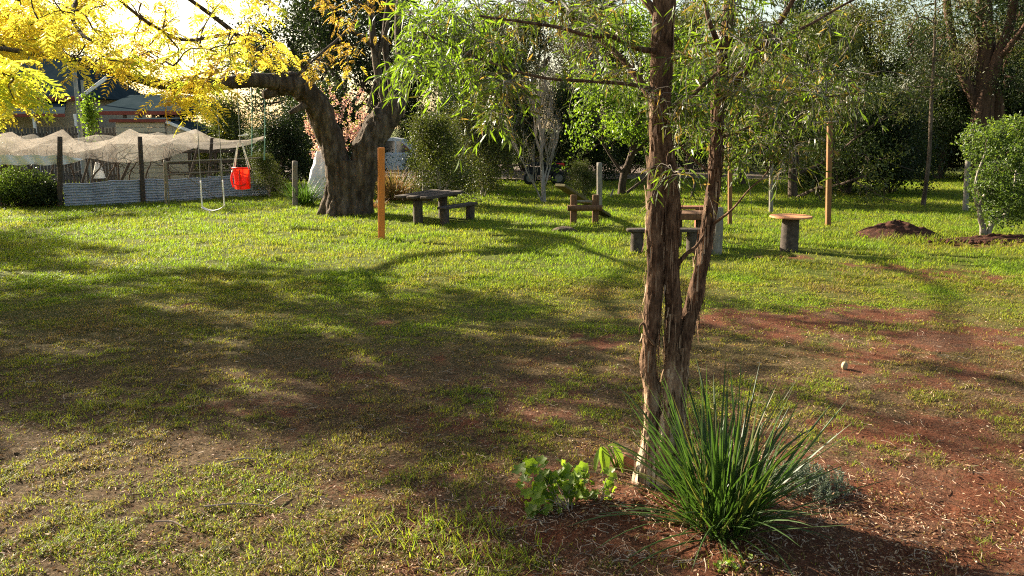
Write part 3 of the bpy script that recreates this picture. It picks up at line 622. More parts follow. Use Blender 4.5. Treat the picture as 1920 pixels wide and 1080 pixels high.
TE = region(30, 575, 720, -40, 160, 19, 23)
mb = MB(); fr = MB()
def fronds(pos, dirs, Ls, tint):
    """feathery leaves: each a rachis with pairs of drooping narrow pinnae"""
    n = len(pos); K = 9
    s = nrm(np.cross(dirs, V(0, 0, 1) + 0 * dirs) + rng.normal(0, .35, (n, 3)))
    for k in range(K):
        t = (k + 1) / (K + .3); c = pos + dirs * (Ls * t)[:, None] + V(0, 0, -1) * (Ls * .45 * t * t)[:, None]
        pl = Ls * .34 * math.sin(math.pi * (t * .8 + .15))
        for sg in (-1, 1):
            d = nrm(s * sg + dirs * .55 + V(0, 0, -.45) + rng.normal(0, .12, (n, 3)))
            leaves(fr, c, d, pl, Ls * .075, tint + rng.normal(0, .05, n), .3)
def dress(tw, nf, tint0, Lf, drop=1):
    for c, Lg in tw:
        r0 = .008 + min(.025, Lg * .012); tube(mb, c, np.linspace(r0, .005, 8), 5)
        n = nf; ti = rng.uniform(.55, 1.12, n).clip(0, 1); ps = c[(ti * 7).astype(int)] + rng.normal(0, .09, (n, 3))
        az = rng.uniform(0, 6.283, n); d = nrm(np.stack([np.cos(az), np.sin(az), rng.uniform(-.7, .35, n)], -1))
        b = float(np.clip(random.gauss(tint0, .22), .05, .98)); fronds(ps, d, rng.uniform(.7, 1.2, n) * Lf, np.clip(rng.normal(b, .1, n), 0, 1))
tw = colonise(jn, TG, .06); near = [q for q in tw if q[0][-1][1] < 9.6]; rest = [q for q in tw if q[0][-1][1] >= 9.6]
dress([q for q in rest if q[0][-1][0] > -7.6], 5, .55, .40); dress([q for q in rest if q[0][-1][0] <= -7.6 and q[0][-1][0] > -.62 * q[0][-1][1]], 8, .55, .38); dress([q for q in rest if q[0][-1][0] <= -7.6 and q[0][-1][0] <= -.62 * q[0][-1][1]], 20, .66, .36); dress(near, 14, .86, .34); dress(colonise(jn, TE, .06), 6, .10, .24)
jt.part('twigs', mb, M['darkbark']); jt.part('crown', fr, M['jaca'])

# ------------------------------------------------------------------ generic trees
def skeleton(g, height, r0, limbs, spread, first=.3, lean=0, sub=5, twig=5, upward=.35):
    br = []; anc = []
    def go(p, d, L, r, lv):
        n = 7; c = [p]; dd = d
        for _ in range(n - 1):
            dd = nrm(dd + g.normal(0, .13, 3) + V(0, 0, upward * .25 if lv else 0)); c.append(c[-1] + dd * L / (n - 1))
        c = np.array(c); br.append((c, np.linspace(r, r * (.45 if lv else .4), n), lv))
        if lv >= 2:
            if lv == 3: anc.extend([c[2], c[4], c[6]]); return
        k = {0: limbs, 1: sub, 2: twig}[lv]
        for q in range(k):
            t = (first + (1 - first) * (q + g.random()) / k) if lv == 0 else g.uniform(.35, 1)
            i_ = min(n - 1, int(t * (n - 1))); a = g.uniform(0, 6.283) + q * 2.4
            side = nrm(np.cross(dd, V(math.cos(a), math.sin(a), .3))); up_ = upward + (.5 * t if lv == 0 else 0)
            nd = nrm(side * spread + V(0, 0, 1) * up_ + d * .25); Lc = L * (.62 if lv == 0 else .6) * g.uniform(.7, 1.15) * (1.15 - .5 * t if lv == 0 else 1)
            go(c[i_], nd, Lc, r * (.42 if lv == 0 else .5) * (1 - .3 * t), lv + 1)
    go(V(0, 0, -.1), nrm(V(lean, 0, 1)), height * .72, r0, 0); return br, np.array(anc)
def tree_proto(seed, name, label, cat, height, r0, limbs, spread, first, leafm, barkm, L, W, per, sig, long=False, lean=0, sub=5, twig=5, upward=.35, droop=-.2, maxlv=3):
    g = np.random.default_rng(seed); br, anc = skeleton(g, height, r0, limbs, spread, first, lean, sub, twig, upward)
    t = Thing(name, label, cat, (0, 0, 0)); tk = MB(); bb = MB(); lf = MB()
    for c, r, lv in br:
        if lv > maxlv: continue
        tube(tk if lv == 0 else bb, c, r, 10 if lv == 0 else (6 if lv == 1 else 3), 12 if lv < 2 else None, None if lv else (lambda Pn, a, rr: rr * .25 * (fbm(Pn[..., 0] * 6, Pn[..., 1] * 6, Pn[..., 2] * 2, 2, 2) - .5)), cap=False)
    t.part('trunk', tk, barkm, smooth=True); t.part('branches', bb, barkm)
    if per:
        n = len(anc) * per; base = np.repeat(anc, per, 0); off = g.normal(0, sig, (n, 3)); pos = base + off
        cl = np.repeat(g.normal(.5, .2, len(anc)), per)
        d = nrm(rand_dirs(n, g) + V(0, 0, droop)); leaves(lf, pos, d, g.uniform(.6, 1.25, n) * L, W * g.uniform(.7, 1.2, n), np.clip(cl + g.normal(0, .16, n), 0, 1), .25, long)
        t.part('crown', lf, leafm)
    return t.o
def put(o, px, Yd, sc=1.0, rz=0, label=None, group=None, first=False, sz=None):
    c = o if first else copy_tree(o); x = (px - 960) / F * (Yd * CP + HC * SP)
    c.location = (x, Yd, 0); c.scale = (sc, sc, sz or sc); c.rotation_euler = (0, 0, rz)
    if label: c['label'] = label
    if group: c['group'] = group
    return c
BG = 'trees beyond the lawn'
tA = tree_proto(3, 'evergreen_tree', 'tall dark evergreen with wide crown behind the yellow tree', 'tree', 11, .32, 9, 1.0, .12, M['dark'], M['darkbark'], .17, .09, 30, .25)
tB = tree_proto(4, 'olive_tree', 'x', 'tree', 8.5, .2, 9, .95, .12, M['olive'], M['darkbark'], .15, .05, 26, .19, True)
tC = tree_proto(6, 'brown_tree', 'x', 'tree', 8, .18, 9, .8, .10, M['brownleaf'], M['palebark'], .10, .045, 12, .3, upward=.6)
tD = tree_proto(8, 'green_tree', 'x', 'tree', 7.5, .16, 9, 1.0, .10, M['green'], M['darkbark'], .12, .09, 24, .19)
tE = tree_proto(9, 'dense_shrub', 'x', 'shrub', 3.6, .10, 9, 1.1, .03, M['dark'], M['darkbark'], .09, .05, 30, .2)
tF = tree_proto(10, 'olive_shrub', 'x', 'shrub', 3.2, .07, 9, .9, .03, M['olive'], M['palebark'], .09, .04, 22, .17)
tG = tree_proto(12, 'bare_tree', 'leafless twiggy grey tree standing in front of the driveway', 'tree', 4.6, .085, 9, .65, .08, M['brownleaf'], M['palebark'], .06, .02, 1, .15, upward=.8, sub=6, twig=6)
# far belt
k = 0
belt = [(tA, 120, 58, 1.0, 'dark evergreen far behind the house roof at the upper left'), (tA, 545, 52, .95, 'dark evergreen just left of the thick leaning limb, far back'), (tA, 670, 45, 1.15, 'tall dark evergreen seen through the fork of the massive trunk'),
        (tA, 800, 50, 1.05, 'dark evergreen with trunk showing beyond the white ute'), (tB, 880, 40, 1.05, 'olive tree behind the shrub right of the white ute'), (tC, 960, 46, 1.25, 'brown-leaved tree far behind the leafless twiggy tree'),
        (tC, 1060, 42, 1.1, 'brown-leaved tree behind the red quad bike'), (tA, 1120, 56, 1.1, 'dark evergreen far beyond the bright green tree'), (tD, 1165, 31, .95, 'bright green leafy tree just left of the nearest trunk'),
        (tB, 1290, 45, 1.2, 'olive tree far off seen between the nearest stems'), (tD, 1395, 36, .9, 'bright green tree behind the thinner clothesline post'), (tB, 1487, 29.5, .85, 'olive tree with visible trunk left of the taller clothesline post'),
        (tA, 1440, 55, 1.1, 'dark evergreen far behind the olive tree by the clothesline'), (tB, 1620, 44, 1.25, 'olive tree rising behind the dark hedge-like shrub'), (tC, 1700, 41, 1.0, 'brown-leaved tree right of the dark shrub, far back'),
        (tA, 1770, 52, 1.15, 'dark evergreen left of the big red-trunked tree'), (tB, 1905, 47, 1.2, 'olive tree at the right edge behind the big red-trunked tree'), (tB, 1990, 40, 1.1, 'olive tree at the extreme right edge of the yard'), (tA, 1260, 66, 1.1, 'farthest dark evergreen directly behind the nearest trunk'),
        (tA, 930, 64, 1.1, 'farthest dark evergreen behind the brown-leaved tree'), ]
used = set()
for o_, px, Yd, sc, lab in belt:
    put(o_, px, Yd, sc, k * 1.7, lab, BG, first=(id(o_) not in used)); used.add(id(o_)); k += 1
shr = [(tE, 1590, 31, 1.15, 'dark dense shrub right of the taller clothesline post'), (tE, 1665, 31.5, 1.2, 'dark dense shrub behind the red dirt mound'), (tE, 1760, 40, 1.4, 'dark dense shrub behind the slim leaning tree'), (tE, 1530, 33, .9, 'dark shrub just behind the taller clothesline post'),
       (tF, 830, 26.5, .92, 'olive shrub right of the picnic table and behind it'), (tF, 808, 34, .95, 'olive shrub half covering the front of the white ute'), (tF, 905, 29.5, 1.05, 'pale-leaved shrub left of the driveway opening'), (tE, 870, 33, 1.15, 'dark shrub between the two olive shrubs'), (tE, 1080, 39, 1.2, 'dark shrub behind the red quad bike'),
       (tE, 520, 33, .95, 'camellia-like dark shrub right of the green ropes'), (tF, 450, 36, 1.2, 'grey green shrub behind the red baby swing'), (tF, 400, 38, 1.0, 'grey green shrub behind the right end of the netting'), (tF, 1095, 28.5, .42, 'small olive bush left of the lichen covered fence post'),
       (tE, 1180, 44, 1.2, 'dark shrub across the driveway behind the bright green tree'), (tE, 980, 46, 1.3, 'dark shrub across the driveway, left of the quad bike'), (tE, 1330, 46, 1.4, 'dark shrub across the driveway between the stems'), (tE, 1440, 47, 1.4, 'dark shrub across the driveway left of the taller post'),
       (tE, 1860, 41, 1.5, 'dark shrub behind the citrus tree'), (tE, 1950, 39, 1.4, 'dark shrub at right edge behind the citrus tree'), (tE, 790, 47, 1.1, 'dark shrub behind the white ute'), (tE, 650, 40, 1.25, 'dark shrub behind the pink blossom tree'), (tE, 585, 37, 1.25, 'dark shrub left of the pink blossom tree'),
       (tF, 505, 30, .5, 'small bright shrub beside the right gate post'), (tE, 340, 46, 1.2, 'dark shrub behind the cream shed'), (tE, 1245, 47, 1.4, 'dark shrub far behind the nearest trunk')]
for o_, px, Yd, sc, lab in shr:
    put(o_, px, Yd, sc, k * 2.1, lab, 'shrubs round the yard', first=(id(o_) not in used)); used.add(id(o_)); k += 1
put(tG, 1020, 27.8, 1.0, .4, first=True)
# trees outside the left edge whose shade falls across the lawn
put(tB, -420, 16.5, .72, 1, 'olive tree standing outside the left edge of the view', BG); put(tB, -560, 12.5, .62, 2, 'olive tree standing close by, outside the left edge', BG); put(tB, -340, 22.5, .8, 3, 'olive tree standing outside the left edge level with the netting', BG)
# big red trunked tree at right
mb = MB(); bb = MB(); tt = Thing('red_trunked_tree', 'big tree with several reddish upright trunks at the upper right', 'tree', P(1850, 330, 38) * V(1, 1, 0)); an = []
for pp, r0, r1 in [([(1835, 345, 38), (1840, 260, 38), (1845, 190, 38), (1850, 100, 38), (1845, 0, 38), (1840, -200, 38)], .55, .25), ([(1845, 200, 38), (1870, 110, 37.5), (1895, 40, 37.3), (1905, -60, 37)], .28, .15), ([(1840, 220, 38), (1800, 120, 38.4), (1780, 40, 38.5), (1770, -80, 38.5)], .26, .12),
                   ([(1870, 110, 37.5), (1890, 90, 37), (1925, 40, 36.5), (1960, -50, 36)], .13, .08), ([(1850, 100, 38), (1825, 40, 38), (1812, -40, 38)], .16, .1), ([(1865, 345, 38.2), (1872, 230, 38), (1862, 150, 38)], .35, .25)]:
    c, r = tube(mb, pth(*pp), np.linspace(r0, r1, len(pp)), 16, 40, jd(.04, 9)); an += [c[q] for q in range(14, 40, 3)]
tg = region(120, 1700, 1990, -160, 60, 35, 41) + region(40, 1690, 1800, 40, 170, 36, 40) + region(40, 1880, 2000, 60, 200, 36, 40); lf = MB()
for c, Lg in colonise(an, tg, .05):
    tube(bb, c, np.linspace(.05, .012, 8), 5, cap=False); n = 130; ps = np.repeat(c[[4, 7]], n // 2, 0) + rng.normal(0, .33, (n, 3)); leaves(lf, ps, nrm(rand_dirs(n) + V(0, 0, -.3)), rng.uniform(.08, .16, n), .05, np.clip(rng.normal(.5, .25, n), 0, 1))
tt.part('trunk', mb, M['redbark'], smooth=True); tt.part('branches', bb, M['redbark']); tt.part('crown', lf, M['dark'])
# slim leaning tree
B = G(1730, 389); tt = Thing('slim_tree', 'slim pale-trunked tree leaning right, left of the citrus tree', 'tree', B); mb = MB(); bb = MB(); lf = MB()
c, r = tube(mb, [B, P(1737, 340, B[1]), P(1743, 280, B[1]), P(1746, 200, B[1]), P(1752, 90, B[1]), P(1755, -40, B[1])], [.075, .065, .06, .055, .04, .02], 10, 30, barkdisp(.004, 1))
for c2, Lg in colonise([c[q] for q in range(14, 30, 2)], region(34, 1640, 1850, -60, 200, B[1] - 1.5, B[1] + 1.5), .1):
    tube(bb, c2, np.linspace(.02, .005, 8), 4); n = 110; ps = np.repeat(c2[[4, 7]], n // 2, 0) + rng.normal(0, .22, (n, 3)); leaves(lf, ps, nrm(rand_dirs(n) + V(0, 0, -.5)), rng.uniform(.07, .13, n), .022, np.clip(rng.normal(.45, .25, n), 0, 1), .2, True)
tt.part('trunk', mb, M['bark'], smooth=True); tt.part('branches', bb, M['bark']); tt.part('crown', lf, M['olive'])
# citrus
B = G(1845, 444); cY = B[1]; tt = Thing('citrus_tree', 'small rounded glossy-leaved tree with forked pale trunk in a dirt bed', 'tree', B); mb = MB(); bb = MB(); lf = MB(); an = []
for pp, rr in [([(1843, 446, cY), (1843, 425, cY), (1838, 405, cY), (1842, 375, cY), (1860, 345, cY), (1870, 300, cY)], [.08, .07, .06, .045, .04, .03]), ([(1852, 446, cY), (1860, 420, cY), (1885, 402, cY), (1900, 370, cY - .1), (1905, 320, cY)], [.06, .055, .045, .035, .025]), ([(1840, 400, cY), (1828, 370, cY), (1832, 320, cY + .1)], [.04, .03, .02]), ([(1842, 375, cY), (1830, 340, cY - .3), (1850, 280, cY - .2)], [.03, .03, .02])]:
    c, r = tube(mb, pth(*pp), rr, 10, 24, barkdisp(.004, 2)); an += [c[q] for q in range(8, 24, 2)]
tg = []
while len(tg) < 230:
    q = rng.uniform(-1, 1, 3)
    if .12 < np.dot(q, q) < (.55 + .9 * float(noise(V(q[0] * 2.2 + 7), V(q[1] * 2.2 + 7), V(q[2] * 2.2 + 7), 12)[0])) ** 2: tg.append(P(1885, 315, cY) + q * V(1.0, 1.0, 1.22))
for c, Lg in colonise(an, tg, .04):
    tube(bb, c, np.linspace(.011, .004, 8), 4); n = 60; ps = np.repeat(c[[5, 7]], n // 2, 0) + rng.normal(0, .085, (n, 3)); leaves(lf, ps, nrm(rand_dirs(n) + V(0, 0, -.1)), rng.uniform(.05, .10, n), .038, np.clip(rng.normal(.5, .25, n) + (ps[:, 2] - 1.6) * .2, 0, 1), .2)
tt.part('trunk', mb, M['palebark'], smooth=True); tt.part('branches', bb, M['darkbark']); tt.part('crown', lf, M['citrus'])
# pink blossom tree
B = G(635, 383); B[1] += 2; pY = B[1]; tt = Thing('blossom_tree', 'small tree covered in pink blossom seen between the fork of the massive trunk', 'tree', B); mb = MB(); bb = MB(); lf = MB()
c, r = tube(mb, [B, P(632, 330, pY), P(630, 290, pY)], [.09, .07, .06], 8, 12); an = [c[q] for q in (7, 9, 11)]
tg = region(26, 585, 690, 240, 300, pY - .8, pY + .8) + region(70, 568, 688, 180, 260, pY - .8, pY + .8)
for c, Lg in colonise(an, tg, .0):
    tube(bb, c, np.linspace(.014, .006, 8), 4); tp = c[-1] + V(rng.normal(0, .06), 0, rng.uniform(.15, .45)); tube(bb, [c[-1], tp], [.006, .003], 3)
    n = 46; tq = rng.random(n)[:, None]; ps = np.vstack([c[-3] + (c[-1] - c[-3]) * tq[:14], c[-1] + (tp - c[-1]) * tq[14:]]) + rng.normal(0, .035, (n, 3)); tn = rng.uniform(0, .85, n); tn[-7:] = 1; ps[-7:] = tp + rng.normal(0, .03, (7, 3))
    leaves(lf, ps, rand_dirs(n), .05, .05, tn)
tt.part('trunk', mb, M['darkbark']); tt.part('branches', bb, M['darkbark']); tt.part('crown', lf, M['pink'])
# left bush and other clumps
def bush(px, py, w, h, mat, name, label, nb=60, L=.08, W=.045, long=False, stemm='darkbark', dy=0):
    B = G(px, py); B[1] += dy; s = B[1] / F; tt = Thing(name, label, 'shrub', B); bb = MB(); lf = MB()
    for k in range(nb):
        a = random.random() * 6.28; rr = random.random() ** .5 * w * s * .5; hh = h * s * math.sqrt(max(.05, 1 - (rr / (w * s * .5)) ** 2 * .8)) * random.uniform(.35, 1)
        tp = B + V(math.cos(a) * rr, math.sin(a) * rr * .8, hh); b0 = B + V(math.cos(a) * rr * .25, math.sin(a) * rr * .2, 0); tube(bb, [b0, (b0 + tp) / 2 + V(0, 0, .1), tp], [.01, .007, .003], 4, 6)
        n = 70; ps = tp + rng.normal(0, .11, (n, 3)) * V(1, 1, .9); ps[:, 2] = np.maximum(ps[:, 2], .03); leaves(lf, ps, nrm(rand_dirs(n) + V(0, 0, .1)), rng.uniform(.6, 1.2, n) * L, W, np.clip(rng.normal(.5, .25, n), 0, 1), .2, long)
    tt.part('stems', bb, M[stemm]); tt.part('foliage', lf, mat)
bush(50, 388, 110, 72, M['citrus'], 'leafy_shrub', 'leafy green shrub at the left edge in front of the netting', 110)
bush(88, 390, 60, 50, M['dark'], 'low_shrub', 'low dark shrub against the leftmost netting post', 50)
bush(10, 388, 60, 60, M['green'], 'bright_shrub', 'yellow-green shrub at the very left edge', 50)
bush(5, 380, 60, 130, M['olive'], 'rose_shrub', 'taller straggly shrub at the left edge poking above the netting hem', 45)
bush(620, 388, 50, 60, M['olive'], 'hedge_shrub', 'small green shrub left of the massive trunk behind the strappy clump', 40, dy=1.5)
bush(345, 382, 60, 40, M['dark'], 'garden_shrub', 'low dark vine shrub inside the netted enclosure', 40, dy=4)
def clump(px, py, n, Lm, mat, name, label, w=.016, rad=.3, t0=.5, dy=0):
    B = G(px, py); B[1] += dy; mb = MB()
    for k in range(n):
        a = random.random() * 6.28; rr = random.random() * rad; strap(mb, B + V(math.cos(a) * rr, math.sin(a) * rr * .7, 0), a + random.gauss(0, .6), abs(random.gauss(.3, .25)), Lm * random.uniform(.5, 1.1), w, random.uniform(.2, 1.1), 6, np.clip(random.gauss(t0, .25), 0, 1))
    single(name, mb, mat, B, label, 'plant')
clump(570, 386, 260, .95, M['strap'], 'strappy_clump', 'green strappy clump beside the weathered post left of the massive trunk', .028, .35, .8)
clump(742, 376, 520, 1.25, M['tan'], 'tan_grass_clump', 'reddish tan ornamental grass clump between orange post and picnic table', .024, .6, .5)
clump(700, 392, 120, .5, M['tan'], 'russet_clump', 'small russet clump at the right foot of the massive trunk', .02, .3, .1)
clump(1130, 375, 60, .35, M['green'], 'post_weeds', 'green weeds at the foot of the lichen covered fence post', .03, .2, .8)
# net-covered sapling
B = G(594, 375); B[1] += 1.2; mb = MB()
def cone(u, v):
    th = u * 6.2832; z = v * 2.05; r = (.52 * (1 - v) ** .5 + .06) * (1 + .25 * np.sin(th * 5 + v * 4) * (1 - v) + .3 * (fbm(np.cos(th) * 2 + 5, np.sin(th) * 2 + 5, v * 5, 3, 3) - .5)); return B + np.stack([np.cos(th) * r + .12 * v, np.sin(th) * r, z], -1)
grid_mesh(mb, cone, 48, 30)
tt = Thing('covered_sapling', 'sapling wrapped in pale cloth standing behind the left of the massive trunk', 'covered plant', B); tt.part('cover', mb, M['white'], smooth=True); mb = MB(); log(mb, B, B + V(.1, 0, 1.9), .02, .01, 6); tt.part('stake', mb, M['postwood'])

# ------------------------------------------------------------------ posts and furniture
def post(name, label, px, ptop, pbase, wpx, mat, group=None, square=False, topx=None, cat='post', rz=0):
    B = G(px, pbase); d = B[1]; top = P(topx or px, ptop, d); w = wpx * d / F; mb = MB()
    if square: beam(mb, B - V(0, 0, .1), top, w, w, .008) if abs(top[0] - B[0]) > .05 else box(mb, (B + V(B[0], B[1], top[2] - .2)) / 2, (w, w, top[2] + .2), rz=rz, bev=.01)
    else: log(mb, B - V(0, 0, .1), top, w / 2, w / 2 * .93, 14, .1, m=14)
    return single(name, mb, mat, B, label, cat, group, smooth=not square)
post('orange_post', 'square bright orange painted post standing in front of the massive trunk', 715, 277, 447, 11.5, M['orange'], square=True)
FG = 'weathered grey fence posts'
post('fence_post', 'round weathered post in the strappy clump left of the massive trunk', 553, 302, 388, 11, M['postwood'], FG)
post('fence_post', 'round weathered post behind the picnic table', 797, 303, 380, 10, M['postwood'], FG, topx=796)
post('fence_post', 'pale lichen covered post just behind the seesaw frame', 1124, 305, 394, 11, M['postwood'], FG)
post('fence_post', 'pale post between the thin post and the round table', 1446, 302, 397, 8, M['postwood'], FG)
post('fence_post', 'pale post behind the left of the citrus tree', 1810, 300, 398, 10, M['postwood'], FG, topx=1815)
post('fence_post', 'dark post far back beyond the nearest stems', 1272, 330, 372, 8, M['darkwood'], FG)
post('wooden_stake', 'short pale stake leaning in the grass right of the seesaw', 1142, 355, 371, 4, M['postwood'], topx=1150, cat='stake')
post('dark_stake', 'dark leaning stake seen between the two nearest stems', 1295, 342, 371, 5, M['darkwood'], topx=1304, cat='stake')
CG = 'clothesline posts'
for px, pt, pb, w, lab in [(1553, 228, 425, 8.5, 'taller thick timber clothesline post left of the dirt mound'), (1369, 256, 423, 7, 'thinner timber clothesline post just right of the nearest stems')]:
    B = G(px, pb); d = B[1]; top = P(px + 3 if px > 1500 else px, pt, d); t = Thing('clothesline_post', lab, 'post', B, CG)
    mb = MB(); w_ = w * d / F; beam(mb, B - V(0, 0, .1), top, w_, w_, .01); t.part('post', mb, M['polewood']); mb = MB()
    s = 1 if px > 1500 else 1.3; log(mb, top + V(-.34 * s, -.1, -.02), top + V(.24, .12, .0), .022, .022, 8); t.part('crossbar', mb, M['pipe'])

def slab(mb, c, Lx, Wy, th, rz, rough=.05, n=26, tilt=0):
    """rough-sawn slab with wavy edges"""
    a = np.linspace(0, 2 * np.pi, n * 2, endpoint=False); e = 6
    x = np.sign(np.cos(a)) * np.abs(np.cos(a)) ** (2 / e) * Lx / 2; y = np.sign(np.sin(a)) * np.abs(np.sin(a)) ** (2 / e) * Wy / 2
    s = random.random() * 50; k = 1 + rough * 2 * (noise(x * 3 + s, y * 3) - .5) * 2; x, y = x * k, y * k
    cz, sz = math.cos(rz), math.sin(rz); X_, Y_ = x * cz - y * sz, x * sz + y * cz; N_ = len(a)
    def ring(z, f): return np.stack([X_ * f, Y_ * f, z + tilt * X_ + .012 * (noise(x * 5, y * 5 + s) - .5)], -1) + np.asarray(c)
    v = np.vstack([ring(-th / 2, .97), ring(-th / 2 + .012, 1), ring(th / 2 - .012, 1), ring(th / 2, .975)]); j = np.arange(N_); jn_ = (j + 1) % N_
    q = np.concatenate([np.stack([r * N_ + j, r * N_ + jn_, (r + 1) * N_ + jn_, (r + 1) * N_ + j], -1) for r in range(3)])
    mb.add(v, [q, (j[::-1])[None], (j + 3 * N_)[None]])
# picnic table and bench on the left
A, C = G(784, 420), G(831, 409); ax = nrm(C - A); rz = math.atan2(ax[1], ax[0]); ctr = (A + C) / 2
t = Thing('picnic_table', 'rustic grey slab-topped picnic table on thick log legs, near the orange post', 'table', ctr)
perp = V(-ax[1], ax[0], 0)
mb = MB()
for q in (-.34, 0, .33): slab(mb, ctr + perp * q + V(0, 0, .71 + q * .02), 2.3, .30, .07, rz, .03)
t.part('tabletop', mb, M['darkwood'])
for q in (A, C):
    mb = MB(); beam(mb, q - perp * .42 + V(0, 0, .635), q + perp * .42 + V(0, 0, .635), .1, .07); t.part('bearer', mb, M['darkwood'])
    mb = MB(); log(mb, q - V(0, 0, .05), q + V(0, 0, .6), .13, .125); t.part('leg', mb, M['darkwood'], smooth=True)
A, C = G(834, 421), G(882, 412); ctr = (A + C) / 2; ax = nrm(C - A)
t = Thing('slab_bench', 'low dark slab bench on log legs beside the slab-topped picnic table', 'bench', ctr, 'rustic slab benches')
mb = MB(); slab(mb, ctr + V(0, 0, .43), np.linalg.norm(C - A) + .45, .3, .06, math.atan2(ax[1], ax[0]), .03); t.part('seat', mb, M['darkwood'])
for q in (A, C): mb = MB(); log(mb, q - V(0, 0, .05), q + V(0, 0, .4), .12, .115); t.part('leg', mb, M['darkwood'], smooth=True)
# seesaw
A, C = G(1075, 423), G(1116, 423); ctr = (A + C) / 2; t = Thing('seesaw', 'homemade timber seesaw, plank tilted through a frame of two short posts', 'seesaw', ctr)
for q in (A, C): mb = MB(); box(mb, q + V(0, 0, .37), (.16, .12, .82), bev=.015); t.part('post', mb, M['brownwood'])
mb = MB(); log(mb, A + V(-.16, -.12, .46), C + V(.16, -.12, .46), .075, .075, 12, .03); t.part('rail', mb, M['brownwood'], smooth=True)
mb = MB(); log(mb, A + V(-.05, .02, .62), C + V(.05, .02, .6), .03, .03, 10); t.part('axle', mb, M['pipe'])
mb = MB(); p0, p1 = P(1050, 347, A[1] + .25), G(1137, 404, .06); beam(mb, p0, p1, .32, .075, .01); t.part('plank', mb, M['plankwood'])
B = G(1058, 437); mb = MB(); rr_ = rock(B + V(0, 0, .02), .32, (1, .5, .42), 7, 22); single('bark_heap', rr_, M['darkbark'], B, 'small dark heap of bark and clippings on the grass before the seesaw', 'heap', smooth=True)
# bench, table group behind the nearest tree
A, C = G(1194, 474), G(1298, 474); ctr = (A + C) / 2
t = Thing('slab_bench', 'grey slab bench on stump legs partly hidden behind the nearest trunk', 'bench', ctr, 'rustic slab benches')
mb = MB(); slab(mb, ctr + V(.02, 0, .46), 1.62, .34, .055, 0, .02); t.part('seat', mb, M['darkwood'])
for q in (A, C): mb = MB(); log(mb, q - V(0, 0, .05), q + V(0, 0, .435), .125, .13); t.part('leg', mb, M['darkwood'], smooth=True)
B = G(1290, 462); t = Thing('log_table', 'dark rough log table with thick slab top behind the nearest stems', 'table', B)
mb = MB(); slab(mb, B + V(0, 0, .66), 1.05, .7, .13, .05, .06); t.part('tabletop', mb, M['brownwood'])
for q in (-.3, .3): mb = MB(); log(mb, B + V(q, 0, -.05), B + V(q, 0, .6), .16, .16); t.part('leg', mb, M['darkwood'], smooth=True)
B = G(1343, 476); mb = MB(); log(mb, B - V(0, 0, .1), B + V(0, .0, .92), .115, .10, 16, .12, m=14); single('tall_stump', mb, M['postwood'], B, 'tall grey stump standing right of the log table behind the slanting stem', 'stump', smooth=True)
A, C = G(1262, 428), G(1311, 428); ctr = (A + C) / 2; t = Thing('red_bench', 'red-brown timber bench on the grass beyond the log table', 'bench', ctr)
mb = MB(); box(mb, ctr + V(.02, 0, .52), (.95, .34, .06)); t.part('seat', mb, M['redwood'])
for q in (A, C): mb = MB(); box(mb, q + V(0, 0, .24), (.2, .26, .49)); t.part('leg', mb, M['redwood'])
# round table
B = G(1479, 471); t = Thing('round_table', 'round orange-brown topped table on a single log pedestal', 'table', B)
mb = MB(); log(mb, B - V(0, 0, .05), B + V(0, 0, .685), .18, .165, 24, .03, m=10); t.part('pedestal', mb, M['darkwood'], smooth=True)
mb = MB(); tube(mb, [B + V(0, 0, .685), B + V(0, 0, .69), B + V(0, 0, .715), B + V(0, 0, .722)], [.405, .415, .415, .40], 48); t.part('tabletop', mb, M['cabletop'])
# dirt mound, bed
def mound(cx, cy, a, b, h, seed, name, label):
    mb = MB()
    def fn(u, v):
        th = u * 6.2832; r = v; x = np.cos(th) * r; y = np.sin(th) * r; z = h * np.clip(1 - r ** 1.6, 0, 1) * (.5 + 1.0 * fbm(x * 2.6 + 5, y * 2.6 + 5, s=seed)) + .10 * (fbm(x * 9, y * 9, s=seed + 3) - .5) * (1 - r) * 2
        return np.stack([cx + x * a, cy + y * b, z + .055 * (1 - r) - .02], -1)
    grid_mesh(mb, fn, 90, 34); single(name, mb, M['soil'], (cx, cy, 0), label, 'dirt', smooth=True)
c = G(1682, 442); mound(c[0], c[1], 1.05, .75, .29, 3, 'dirt_mound', 'mound of freshly dug red dirt right of the taller clothesline post')
c = G(1880, 452); mound(c[0], c[1], 1.7, .5, .10, 8, 'garden_bed', 'low strip of dug red soil under the citrus tree')
mb = MB()
for k in range(60):
    a = random.random() * 6.28; rr = random.random() ** .5; p_ = V(G(1850, 455)[0] + math.cos(a) * rr * 1.5, G(1850, 455)[1] + math.sin(a) * rr * .45, .05); r0 = random.uniform(.02, .06); q = rock(p_, r0, (1, 1, .7), k, 6); mb.add(np.concatenate(q.v), [f for f in q.f])
tag(link('soil_clods', mb.mesh('soil_clods', M['soil'])), 'loose red soil clods round the foot of the citrus tree', 'soil', kind='stuff')

